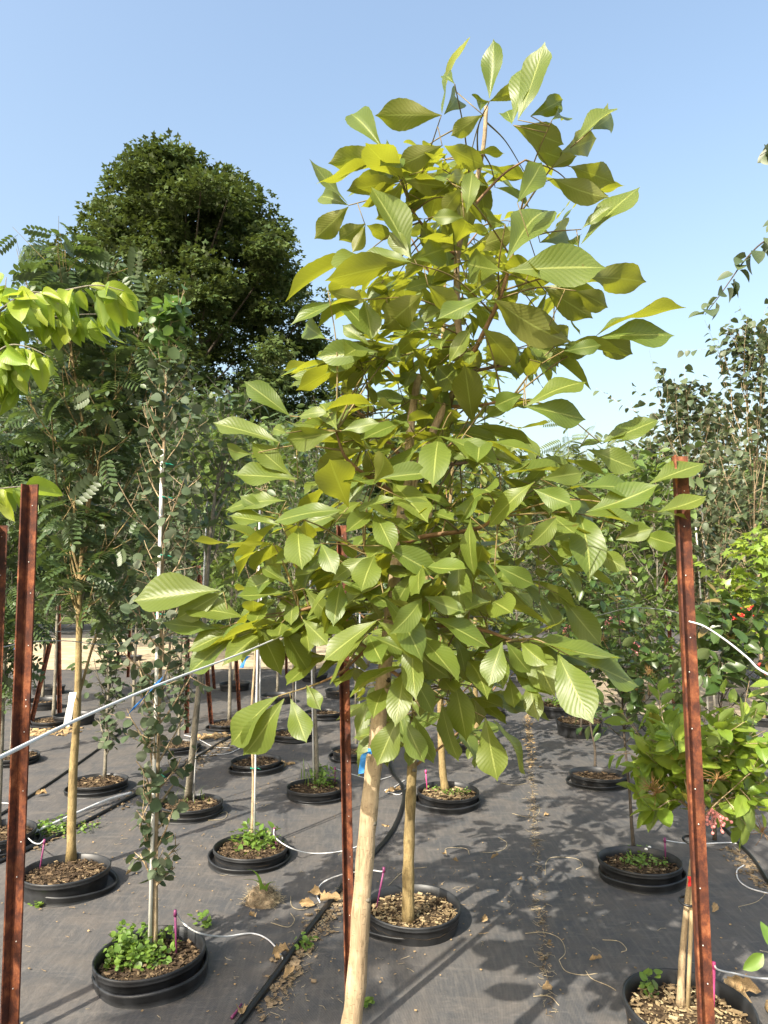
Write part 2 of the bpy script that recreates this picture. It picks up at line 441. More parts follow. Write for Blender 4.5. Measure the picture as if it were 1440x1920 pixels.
# ------------------------------------------------------------------ leaf templates
def leaf_tmpl(width, nseg, cols, fold=0.18, curl=0.18, wave=0.0, seed=0, serr=0.0, twist=0.0):
    """a blade along +Y of length 1, face +Z; width(v) gives the half width"""
    r = np.random.default_rng(seed)
    ph = r.uniform(0, 6, 4)
    V, U, F = [], [], []
    cs = np.linspace(-1, 1, cols + 1)
    for i in range(nseg + 1):
        v = i / nseg
        hw = width(v)
        for c in cs:
            x = hw * c * (1 + (serr * (1 if i % 2 else -1) if abs(c) == 1 else 0))
            z = fold * abs(x) * (1 - 0.35 * v) - curl * (v ** 2) * 0.5 + wave * abs(c) ** 1.5 * math.sin(v * 9 + ph[0] + (2.0 if c > 0 else 0)) * min(1, hw * 6)
            y = v
            t = twist * v
            V.append([x * math.cos(t) - z * math.sin(t), y, x * math.sin(t) + z * math.cos(t)])
            U.append([0.5 + 0.5 * c, v])
    n = cols + 1
    for i in range(nseg):
        for j in range(cols):
            F.append([i * n + j, i * n + j + 1, (i + 1) * n + j + 1, (i + 1) * n + j])
    return np.array(V), np.array(F), np.array(U)
def w_profile(maxw, peak, tip=0.0, base_pow=0.9, tip_pow=0.8):
    def f(v):
        if v < peak: k = math.sin(0.5 * math.pi * (v / peak) ** base_pow) ** 1.15
        else:
            u = (v - peak) / (1 - peak)
            k = max(0.0, math.cos(0.5 * math.pi * u ** (1 / tip_pow))) ** 0.85
            if tip and u > 0.86: k = min(k, 0.22 * (1 - u) / 0.14 + 0.01)
        return maxw * max(k, 0.006)
    return f
_hv = [0, .1, .2, .3, .4, .5, .58, .65, .72, .79, .84, .885, .92, .955, 1.0]
_hw = [.02, .15, .33, .54, .75, .91, .99, 1.0, .96, .84, .65, .42, .22, .10, .0]
HICK_W = lambda v: 0.225 * max(0.006, float(np.interp(v, _hv, _hw)))
HICK = [leaf_tmpl(HICK_W, 20, 6, fold=f, curl=c, wave=w, seed=i, serr=0.018, twist=t) for i, (f, c, w, t) in enumerate(
    [(0.30, 0.16, 0.030, 0.15), (0.18, 0.36, 0.036, -0.2), (0.55, 0.28, 0.028, 0.3), (0.10, -0.16, 0.040, 0.0), (0.70, 0.46, 0.026, -0.35),
     (0.35, 0.70, 0.034, 0.4), (0.22, 0.22, 0.050, -0.4), (0.42, -0.26, 0.030, 0.2), (0.15, 0.55, 0.044, 0.1), (0.28, 0.10, 0.054, -0.15)])]
HICK_ME = [MB().addnp(*t).mesh('leaflet', M['hickory']) for t in HICK]
ROUND = leaf_tmpl(lambda v: 0.46 * math.sqrt(max(0.0, 1 - (2 * v - 1) ** 2)) * (1.08 - 0.3 * v) + 0.004, 5, 2, 0.22, 0.25)
HEART = leaf_tmpl(w_profile(0.40, 0.34, 0.06, 0.55, 0.9), 5, 2, 0.35, 0.35)
OVATE = leaf_tmpl(w_profile(0.25, 0.42, 0.05, 0.8, 0.85), 6, 2, 0.35, 0.30)
OVATE4 = [leaf_tmpl(w_profile(0.27, 0.42, 0.05, 0.8, 0.85), 9, 4, f, c, 0.02, i, 0.02) for i, (f, c) in enumerate([(0.35, 0.3), (0.5, 0.5), (0.2, 0.1), (0.6, -0.1)])]
YELL = [leaf_tmpl(w_profile(0.27, 0.33, 0.10, 0.6, 0.85), 10, 4, f, c, 0.03, i) for i, (f, c) in enumerate([(0.5, 0.4), (0.8, 0.6), (0.3, 0.25), (1.0, 0.2)])]
def pinnate(nl, ll, width, droop=0.25, seed=0, stalk=0.012):
    """a whole feathered leaf, 1 long, with nl pairs of leaflets"""
    b = MB()
    t = leaf_tmpl(width, 3, 2, 0.3, 0.2)
    def at(v): return np.array([0, v, -droop * v * v])
    for i in range(nl):
        v = 0.22 + 0.72 * i / (nl - 1)
        for s in (-1, 1):
            d = nrm([s, 0.42, -0.18]); nn = nrm([s * 0.25, -0.1, 1]); nn = nrm(nn - d * np.dot(nn, d)); sd = np.cross(d, nn)
            k = ll * (0.75 + 0.5 * math.sin(math.pi * (0.2 + 0.7 * i / nl)))
            V = at(v) + k * (t[0][:, :1] * sd + t[0][:, 1:2] * d + t[0][:, 2:3] * nn)
            b.addnp(V, t[1], t[2])
    d = nrm([0, 1, -2 * droop]); nn = nrm([0, 2 * droop, 1]); sd = np.cross(d, nn)
    b.addnp(at(0.97) + ll * (t[0][:, :1] * sd + t[0][:, 1:2] * d + t[0][:, 2:3] * nn), t[1], t[2])
    b.add(*tube([at(v) for v in np.linspace(0, 1, 5)], [stalk, stalk * 0.4], 3, cap=False))
    V = np.concatenate(b.V)
    F = np.array(b.F)
    return V, F, np.concatenate(b.U)
PINN = pinnate(6, 0.26, w_profile(0.27, 0.45, 0, 0.7, 0.9), 0.30, stalk=0.008)
PINN_FINE = pinnate(10, 0.20, w_profile(0.17, 0.4, 0, 0.8, 0.9), 0.35, stalk=0.006)
def star_tmpl():                              # a five-lobed maple leaf
    a = np.radians([-150, -118, -92, -62, -38, -15, 0, 15, 38, 62, 92, 118, 150])
    r = np.array([.30, .52, .34, .66, .40, .55, .78, .55, .40, .66, .34, .52, .30])
    V = np.vstack([[0, 0.30, 0.05], np.stack([np.sin(a) * r, 0.30 + np.cos(a) * r, -0.22 * r * r], 1)])
    F = [[0, i, i + 1, i + 2] for i in range(1, len(V) - 2, 2)]
    F = np.array(F)
    return V, F[:, ::-1].copy(), np.zeros((len(V), 2))
STAR = star_tmpl()
_a = np.radians([-140, -75, -40, 0, 40, 75, 140]); _r = np.array([.42, .66, .36, .80, .36, .66, .42])
STAR_FAR = (np.vstack([[0, .28, .06], np.stack([np.sin(_a) * _r, .28 + np.cos(_a) * _r, -.25 * _r ** 2], 1)]), np.array([[0, 3, 2, 1], [0, 5, 4, 3], [0, 7, 6, 5]]), np.zeros((8, 2)))
TRI = (np.array([[0, 0, 0], [0.34, 0.45, 0.06], [0, 1, -0.15], [-0.34, 0.45, 0.06]], float), np.array([[0, 1, 2, 3]]), np.zeros((4, 2)))

def frames(d, n):
    d = nrm(d); n = np.asarray(n, float)
    n = nrm(n - d * np.sum(n * d, -1, keepdims=True))
    return d, n, np.cross(d, n)
def scatter_leaves(mb, tmpl, pos, d, n, size, wscale=None):
    d, n, s = frames(d, n)
    V, F, U = tmpl
    k = len(pos); m = len(V)
    size = np.broadcast_to(size, (k,)); ws = np.ones(k) if wscale is None else wscale
    W = (pos[:, None, :] + size[:, None, None] * (V[None, :, 0:1] * ws[:, None, None] * s[:, None, :] + V[None, :, 1:2] * d[:, None, :] + V[None, :, 2:3] * n[:, None, :])).reshape(-1, 3)
    FF = (F[None] + (np.arange(k) * m)[:, None, None]).reshape(-1, F.shape[1])
    mb.addnp(W, FF, np.tile(U, (k, 1)))
def leaf_matrix(p, d, n, ln, wd):
    d, n, s = frames(np.asarray(d)[None], np.asarray(n)[None])
    d, n, s = d[0], n[0], s[0]
    return Matrix(((s[0] * wd, d[0] * ln, n[0] * ln, p[0]), (s[1] * wd, d[1] * ln, n[1] * ln, p[1]), (s[2] * wd, d[2] * ln, n[2] * ln, p[2]), (0, 0, 0, 1)))

# ------------------------------------------------------------------ generic young tree
def grow(rng, base, H, r0, t0, spread, nprim, ang=40, up=0.6, twigs=3, prof=None, lean=(0, 0), step=0.035, wob=0.02, ntop=10, top_r=0.003, path=None):
    base = np.asarray(base, float)
    if path is None:
        path = [base + np.array([lean[0] * t * H + rng.normal(0, wob) * t, lean[1] * t * H + rng.normal(0, wob) * t, H * t]) for t in np.linspace(0, 1, 7)]
        path[0] = base
    tp = smooth_path(path, 5)
    tr = np.linspace(r0, top_r, len(tp)); tr[0] *= 1.25
    prof = prof or (lambda u: 0.45 + 0.55 * math.sin(math.pi * min(1, 0.15 + 0.85 * (1 - u))))
    limbs, anchors = [], []
    def tpos(t):
        i = t * (len(tp) - 1); a = int(min(i, len(tp) - 2)); return tp[a] + (tp[a + 1] - tp[a]) * (i - a)
    for i in range(nprim):
        u = (i + rng.uniform(0.1, 0.9)) / nprim
        t = t0 + (0.97 - t0) * u
        p = tpos(t)
        az = i * 2.4 + rng.uniform(-0.5, 0.5)
        a = math.radians(ang + rng.uniform(-10, 10))
        Ln = spread * prof(u) / max(0.35, math.sin(a)) * rng.uniform(0.75, 1.2)
        Ln = min(Ln, (tp[-1][2] - p[2] + 0.10 * spread + 0.03) / max(0.3, math.cos(a)) * 1.05)
        o = np.array([math.cos(az), math.sin(az), 0])
        d0 = o * math.sin(a) + np.array([0, 0, math.cos(a)])
        pp = [p]; d = d0.copy()
        for q in range(5):
            d = nrm(d + np.array([0, 0, up * 0.18]) + rng.normal(0, 0.10, 3))
            pp.append(pp[-1] + d * Ln / 5)
        rad = max(0.0022, r0 * (1 - t) * 0.42 + 0.0015)
        limbs.append((pp, rad))
        paths = [np.array(pp)]
        for q in range(twigs):
            k = rng.uniform(0.25, 0.9); ii = min(4, int(k * 5)); st = pp[ii] + (pp[ii + 1] - pp[ii]) * (k * 5 - ii)
            dd = nrm(d0 * 0.6 + rng.normal(0, 0.6, 3) + np.array([0, 0, 0.25]))
            tl = Ln * rng.uniform(0.25, 0.5)
            tw = [st, st + dd * tl * 0.5, st + dd * tl + np.array([0, 0, 0.05 * tl])]
            limbs.append((tw, max(0.0015, rad * 0.5))); paths.append(np.array(tw))
        for P in paths:
            sl = np.linalg.norm(np.diff(P, axis=0), axis=1).sum()
            for s in np.arange(0.2 * sl, sl + 1e-6, step):
                x = s / sl * (len(P) - 1); j = int(min(x, len(P) - 2))
                anchors.append((P[j] + (P[j + 1] - P[j]) * (x - j), nrm(P[j + 1] - P[j])))
    for q in range(ntop):
        t = 0.8 + 0.2 * (q + 1) / ntop
        anchors.append((tpos(min(t, 0.999)), np.array([0, 0, 1.0])))
    return tp, tr, limbs, anchors
def leaf_dirs(rng, A, droop, out=0.8, along=0.5, tilt=0.5):
    pos = np.array([a[0] for a in A]); ax = np.array([a[1] for a in A])
    k = len(A)
    r = rng.normal(0, 1, (k, 3)); r -= ax * np.sum(r * ax, 1, keepdims=True)
    d = nrm(along * ax + out * nrm(r) + np.array([0, 0, -droop]))
    n = nrm(np.array([0, 0, 1.0]) + rng.normal(0, tilt, (k, 3)))
    return pos, d, n
def plant(rng, name, label, cat, base, gr, bark_m, leaf_m, tmpls, size, droop=0.3, tilt=0.5, singles=0, keep=1.0, group=None, top_mat=None, out=0.8, along=0.5, petiole=0.25):
    """a tree thing: trunk, limbs, single leaves and, past the limit, the rest of its leaves"""
    base = np.asarray(base, float)
    root = thing(name, label, cat, tuple(base), group)
    tp, tr, limbs, anchors = gr
    b = MB().add(*tube(tp - base, tr, 10, rough=0.05, rng=rng)); b.build('trunk', bark_m, root)
    if limbs:
        b = MB()
        for pp, r in limbs: b.add(*tube(np.array(pp) - base, [r, max(0.0009, r * 0.35)], 5, cap=False))
        b.build('branches', bark_m, root)
    A = [a for a in anchors if rng.random() < keep]
    pos, d, n = leaf_dirs(rng, A, droop, out, along, tilt)
    sz = rng.uniform(size[0], size[1], len(A))
    pos = pos - base + d * (sz * petiole)[:, None] * 0.3
    order = np.argsort(np.linalg.norm(pos + base - np.array([0, 0, CAM_H]), axis=1) - sz * 4)
    if not isinstance(tmpls, list): tmpls = [tmpls]
    if singles:
        mes = [MB().addnp(*t).mesh('leaf', leaf_m) for t in tmpls]
        for q in order[:singles]:
            o = obj('leaf', mes[q % len(mes)], root)
            o.matrix_local = leaf_matrix(pos[q], d[q], n[q], sz[q], sz[q] * rng.uniform(0.85, 1.15))
    rest = order[singles:]
    if len(rest):
        b = MB()
        if top_mat is None:
            scatter_leaves(b, tmpls[0], pos[rest], d[rest], n[rest], sz[rest])
            o = b.build('crown', leaf_m, root); o['kind'] = 'stuff'
        else:
            zt = np.quantile(pos[:, 2], 0.86)
            hi = rest[pos[rest, 2] > zt]; lo = rest[pos[rest, 2] <= zt]
            scatter_leaves(b, tmpls[0], pos[lo], d[lo], n[lo], sz[lo]); o = b.build('crown', leaf_m, root); o['kind'] = 'stuff'
            b = MB(); scatter_leaves(b, tmpls[0], pos[hi], d[hi], n[hi], sz[hi] * 1.25); o = b.build('young_crown', top_mat, root); o['kind'] = 'stuff'
    return root

# ------------------------------------------------------------------ pots
def pot(label, x, y, r=0.215, rim=0.10, soil=0.035, chips='bark', seed=0, sink=True, tilt=0.0, double=True, off=(0.012, -0.006), group='black nursery pots set into the fabric'):
    rng = np.random.default_rng(1000 + seed)
    root = thing('nursery_pot', label, 'pot', (x, y, 0.0), group)
    root.rotation_euler = (rng.uniform(-.02, .02) + tilt, rng.uniform(-.02, .02), rng.uniform(0, 6))
    n = 44; a = np.linspace(0, 2 * np.pi, n, endpoint=False)
    wob = 1 + 0.018 * np.sin(2 * a + rng.uniform(0, 6)) + 0.012 * np.sin(3 * a + rng.uniform(0, 6))
    z0 = 0.0 if sink else 0.0
    h = rim * 0.86
    inner = [(r * 0.93, z0), (r * 0.95, h * 0.45), (r * 0.965, h * 0.72), (r * 0.99, h * 0.74), (r * 1.0, h * 0.80), (r * 0.985, h * 0.85), (r * 1.0, h * 0.90), (r * 1.005, h), (r * 0.985, h * 1.02), (r * 0.965, h), (r * 0.95, h * 0.6), (r * 0.93, soil * 0.5)]
    V, F = lathe(inner, n); V[:, :2] *= np.tile(wob, len(inner))[:, None]
    MB().add(V, F).build('inner_pot', M['black_plastic'], root)
    if double:
        wob2 = 1 + 0.03 * np.sin(2 * a + rng.uniform(0, 6)) + 0.015 * np.sin(5 * a + rng.uniform(0, 6))
        R = r * 1.035; hh = h * rng.uniform(0.32, 0.5)
        prof = [(R * 1.03, 0.0), (R * 1.0, hh * 0.35), (R * 1.035, hh * 0.5), (R * 1.03, hh * 0.75), (R * 1.05, hh * 0.85), (R * 1.035, hh), (R * 1.0, hh), (R * 0.985, hh * 0.7), (R * 0.96, 0.003)]
        V, F = lathe(prof, n); V[:, :2] *= np.tile(wob2, len(prof))[:, None]; V[:, :2] += np.array(off) * rng.uniform(0.4, 1.6)
        V[:, 2] *= np.tile(1 + 0.25 * np.sin(a + rng.uniform(0, 6)), len(prof))
        MB().add(V, F).build('socket_pot', M['black_plastic'], root)
    # soil: an uneven disc
    V = [[0, 0, soil + 0.014]]; F = []
    rings = 7
    for i in range(1, rings + 1):
        rr = r * 0.955 * i / rings
        for j in range(n):
            V.append([math.cos(a[j]) * rr * wob[j], math.sin(a[j]) * rr * wob[j], soil + 0.014 * (1 - (i / rings) ** 2) + rng.uniform(-.005, .005)])
    for j in range(n): F.append([0, 1 + j, 1 + (j + 1) % n])
    for i in range(rings - 1):
        for j in range(n):
            k = (j + 1) % n; F.append([1 + i * n + j, 1 + (i + 1) * n + j, 1 + (i + 1) * n + k, 1 + i * n + k])
    MB().add(np.array(V), F).build('soil', M['soil'], root)
    cnt = max(40, int(800 * (1 if y < 4.5 else 0.45)))
    b = MB()
    for i in range(cnt):
        rr = r * 0.9 * math.sqrt(rng.random()); t = rng.uniform(0, 6.283)
        s = (0.003 + 0.012 * rng.random() ** 2.2) * (1.0 if y < 4.5 else 1.3)
        Rm = np.array(Matrix.Rotation(rng.uniform(0, 6), 3, 'Z') @ Matrix.Rotation(rng.uniform(-.7, .7), 3, 'X'))
        b.add(*box([math.cos(t) * rr, math.sin(t) * rr, soil + 0.014 + rng.uniform(-.002, .010)], [s * rng.uniform(1.2, 2.6), s * rng.uniform(.5, 1), s * 0.3], Rm))
    o = b.build('wood_chip_mulch', M['chips'] if chips == 'wood' else M['bark_chips'], root, smooth=False); o['kind'] = 'stuff'
    return root

def weeds(label, x, y, r, z, n, size, seed, hmax=0.08, mat='weed', tm=None):
    rng = np.random.default_rng(seed)
    b = MB()
    rr = r * np.sqrt(rng.random(n)); t = rng.uniform(0, 6.283, n)
    cl = rng.integers(0, 9, n); cc = rng.normal(0, r * 0.5, (9, 2))
    pos = np.stack([0.5 * rr * np.cos(t) + cc[cl, 0], 0.5 * rr * np.sin(t) + cc[cl, 1], z + rng.random(n) ** 1.5 * hmax], 1)
    q = np.linalg.norm(pos[:, :2], axis=1) > r; pos[q, :2] *= (r / np.linalg.norm(pos[q, :2], axis=1))[:, None] * rng.uniform(.4, 1, (q.sum(), 1))
    d = nrm(np.stack([rng.normal(0, 1, n), rng.normal(0, 1, n), rng.uniform(-.2, .9, n)], 1))
    nn = nrm(np.array([0, 0, 1.]) + rng.normal(0, .5, (n, 3)))
    scatter_leaves(b, tm or ROUND, pos, d, nn, rng.uniform(size * 0.6, size * 1.3, n))
    o = b.build('weed_patch', M[mat])
    o.location = (x, y, 0)
    return tag(o, label, 'weeds', kind='stuff')

# ------------------------------------------------------------------ stakes, posts, wires, tubes
def stake(label, x, y, z0, H, r=0.006, mat='white_stake', lean=(0, 0), ties=(), group=None, name='plant_stake', tie_to=None):
    root = thing(name, label, 'stake', (x, y, z0), group)
    top = np.array([lean[0], lean[1], H])
    MB().add(*tube([np.zeros(3), top * 0.33, top * 0.66, top], [r, r * 0.9], 7)).build('rod', M[mat], root)
    for t in ties:
        c = top * t
        w = tie_to if tie_to is not None else (0.012, 0.004)
        a = np.linspace(0, 2 * np.pi, 12)
        ring = [c + np.array([w[0] * 0.5 + (abs(w[0]) * 0.5 + r + 0.004) * math.cos(q), w[1] * 0.5 + (r + 0.006) * math.sin(q), 0.002 * math.sin(3 * q)]) for q in a]
        b = MB().add(*tube(ring, [0.0035], 5, cap=False))
        b.add(*tube([ring[0], ring[0] + np.array([0.02, -0.006, -0.006])], [0.003, 0.001], 4))
        b.build('green_tie', M['green_tie'], root)
    return root
def rust_post(label, base, top, w=0.032, rot=0.0, group='rusty angle iron posts'):
    base = np.asarray(base, float); top = np.asarray(top, float)
    o_ = thing('steel_post', label, 'post', tuple(base), group)
    ax = nrm(top - base); H = np.linalg.norm(top - base)
    t = 0.004
    prof = np.array([(0, 0), (0, -w * 0.8), (t, -w * 0.8), (t, -t), (w, -t), (w, 0)])
    prof[:, 0] -= w / 2; prof[:, 1] += w * 0.3
    prof = prof @ np.array([[math.cos(rot), math.sin(rot)], [-math.sin(rot), math.cos(rot)]])
    u = nrm(np.cross([0, 1, 0], ax)); v = np.cross(ax, u)
    V = []
    zs = np.linspace(0, H, 9)
    for z in zs: V.extend([ax * z + u * p[0] + v * p[1] for p in prof])
    n = 6; F = []
    for i in range(8):
        for j in range(n):
            k = (j + 1) % n; F.append([i * n + j, i * n + k, (i + 1) * n + k, (i + 1) * n + j])
    F.append([8 * n + j for j in (0, 1, 2, 3)]); F.append([8 * n + j for j in (0, 3, 4, 5)])
    face = (prof[3] + prof[4]) / 2
    MB().add(np.array(V), F).build('angle_bar', M['rust'], o_, smooth=False)
    b = MB()
    for z in np.arange(H - 0.06, 0.05, -0.11):   # punched holes' bright burrs
        z += 0.02 * math.sin(z * 37); c = ax * z + u * (face[0] + .004 * math.sin(z * 53)) + v * face[1]
        nn = nrm(np.cross(u, ax)); nn = nn if nn[1] < 0 else -nn
        P, Fz, Uz = tube([c + nn * 0.0005, c + nn * 0.0022], [0.0016, 0.0012], 6)
        b.add(P, Fz, Uz)
    o = b.build('bolt_heads', M['white_stake'], o_); o['kind'] = 'stuff'
    return o_
def line_thing(name, label, cat, pts, r, mat, group=None, k=8, n=6):
    P = smooth_path(pts, k)
    o = MB().add(*tube(P - P[0], [r] if np.isscalar(r) else r, n)).build(name, M[mat])
    o.location = tuple(P[0])
    return tag(o, label, cat, group)
def emitter(label, x, y, z, tube_pts=None, mat='purple', lean=(0.02, -0.01), h=0.13, tube_label=None):
    root = thing('drip_stake', label, 'drip stake', (x, y, z), 'drip stakes pushed into the pots')
    top = np.array([lean[0], lean[1], h])
    MB().add(*tube([np.zeros(3), top * 0.5, top], [0.0035, 0.0055], 6)).build('spike', M[mat], root)
    MB().add(*tube([top - np.array([0, 0, .012]), top + np.array([0, 0, 0.012])], [0.008, 0.006], 8)).build('nozzle', M[mat], root)
    if tube_pts is not None:
        pts = [np.array([x, y, z]) + top + np.array([0, 0, .008])] + [np.asarray(p) for p in tube_pts]
        line_thing('drip_tube', tube_label, 'tube', pts, 0.0034, 'white_tube', 'white drip tubes')
    return root
def ribbon(label, pts, w, mat, name='ribbon', cat='ribbon', group=None, side=(1, 0, 0)):
    P = smooth_path(pts, 5); s = nrm(np.asarray(side, float))
    V, F = [], []
    T = nrm(np.gradient(P, axis=0))
    for i, p in enumerate(P):
        q = s * math.cos(0.25 * math.sin(i * .7)) + np.array([0, 1, 0]) * math.sin(0.25 * math.sin(i * .7))
        nn = nrm(np.cross(T[i], q)) * 0.0006
        V += [p - q * w / 2 - nn, p + q * w / 2 - nn, p + q * w / 2 + nn, p - q * w / 2 + nn]
    for i in range(len(P) - 1):
        for j in range(4):
            k = (j + 1) % 4; F.append([i * 4 + j, i * 4 + k, i * 4 + 4 + k, i * 4 + 4 + j])
    F += [[0, 3, 2, 1], [len(V) - 4, len(V) - 3, len(V) - 2, len(V) - 1]]
    V = np.array(V); o = MB().add(V - P[0], F).build(name, M[mat], smooth=False)
    o.location = tuple(P[0])
    return tag(o, label, cat, group)

# ------------------------------------------------------------------ the big maple and the far tree line
def clump_tree(rng, name, label, cat, base, H, prof, nclump, per, clump_r, leaf, mat, tmpl, z0, trunk_r, group=None, nl=26, bark_m='bark_grey'):
    base = np.asarray(base, float)
    root = thing(name, label, cat, tuple(base), group)
    tp = smooth_path([np.array([0, 0, 0]), np.array([0.1, 0, H * .3]), np.array([-.1, 0.1, H * .6]), np.array([0, 0, H * .93])], 6)
    MB().add(*tube(tp, [trunk_r, trunk_r * .55, 0.03], 10, rough=.04)).build('trunk', M[bark_m], root)
    C = []
    while len(C) < nclump:
        z = rng.uniform(z0, H); u = (z - z0) / (H - z0)
        R = prof(u)
        a = rng.uniform(0, 2 * np.pi); q = rng.random() ** 0.38
        R *= 1 + 0.10 * math.sin(3 * a + 1.3 * z) + 0.08 * math.sin(7 * a - 2.1 * z)
        C.append([R * q * math.cos(a), R * q * math.sin(a), z])
    C = np.array(C)
    b = MB()
    for c in C[:: max(1, nclump // (nl * 3))]:
        s = np.array([0, 0, max(0.1 * H, c[2] - 0.9 * math.hypot(c[0], c[1]) - 0.3)])
        mid = (s + c) / 2 + np.array([0, 0, -0.25]) + rng.normal(0, .12, 3)
        b.add(*tube(smooth_path([s, mid, c], 4), [trunk_r * 0.22, 0.012 * H / 10], 5, cap=False))
    b.build('limbs', M[bark_m], root)
    P, D, NN = [], [], []
    for c in C:
        R = clump_r * rng.uniform(0.65, 1.3)
        k = int(per * rng.uniform(0.7, 1.25))
        v = nrm(rng.normal(0, 1, (k, 3)))
        v[:, 2] = np.where(v[:, 2] < -0.1, v[:, 2] * 0.35, v[:, 2])
        rr = rng.random((k, 1)) ** 0.45
        P.append(c + v * rr * R * np.array([1.0, 1.0, 0.78]))
        out = nrm(v + 0.5 * nrm(c - np.array([0, 0, H * .45])))
        D.append(nrm(out + rng.normal(0, .45, (k, 3)) + np.array([0, 0, -0.35])))
        NN.append(nrm(np.array([0, 0, 0.9]) + 0.7 * out + rng.normal(0, .45, (k, 3))))
    P, D, NN = map(np.concatenate, (P, D, NN))
    b = MB(); scatter_leaves(b, tmpl, P, D, NN, rng.uniform(leaf * .7, leaf * 1.2, len(P)))
    o = b.build('crown', M[mat], root); o['kind'] = 'stuff'
    return root
def maple_prof(u):
    return np.interp(u, [0, .1, .35, .55, .72, .84, .92, .97, 1.0], [4.6, 5.3, 5.5, 5.0, 4.3, 3.5, 2.7, 1.9, 1.0])
rg = np.random.default_rng(21)
clump_tree(rg, 'maple_tree', 'huge dark green maple with a broad domed crown rising behind the nursery rows', 'tree', (-7.15, 24.5, 0), 16.1, maple_prof, 470, 210, 0.78, 0.175, 'maple', STAR_FAR, 2.2, 0.34, bark_m='bark_dark')
rg = np.random.default_rng(22)
far_specs = [(-11, 34, 7.5), (-3.2, 33, 7.2), (0.4, 37, 7.5), (3.6, 35, 7.6), (7.2, 40, 7.0), (11.0, 38, 7.4), (14.2, 41, 8.0), (17.6, 39, 7.2), (21.5, 42, 8.4), (25, 40, 8.0), (-16.5, 31, 8.5)]
for i, (x, y, h) in enumerate(far_specs):
    clump_tree(rg, 'far_tree', 'rounded green tree of the tree line far beyond the nursery', 'tree', (x, y, 0), h, lambda u: 2.9 * math.sin(math.pi * (0.18 + 0.74 * u)) , 60, 70, 0.75, 0.26, 'far', TRI, 0.8, 0.16, 'trees of the far tree line', nl=8)

for i, (x, y, h, rr) in enumerate([(-15, 22.5, 4.2, 1.9), (-12, 22.2, 3.6, 1.8), (-9.3, 22.0, 4.0, 1.8), (-6.6, 22.3, 3.6, 1.7), (-4.2, 21.8, 4.2, 1.7), (-1.9, 21.6, 3.8, 1.6), (0.4, 21.9, 4.0, 1.6), (2.6, 21.4, 3.6, 1.6), (5.0, 22.0, 4.0, 1.7), (7.6, 21.6, 3.6, 1.7), (10.2, 22.2, 4.2, 1.8)]):
    clump_tree(rg, 'hedge_bush', 'tall leafy bush of the dense row beyond the gravel road', 'bush', (x, y, 0), h, lambda u, rr=rr: rr * math.sin(math.pi * (0.28 + 0.62 * u)), 48, 75, 0.5, 0.17, 'far', TRI, 0.25, 0.07, 'bushes beyond the gravel road', nl=6)
# ------------------------------------------------------------------ the hickory trees
C1, C2, C3, C4 = (0, 0, 1.0), (560, 40, 2.0), (240, 640, 1440 / 620), (760, 620, 1440 / 680)
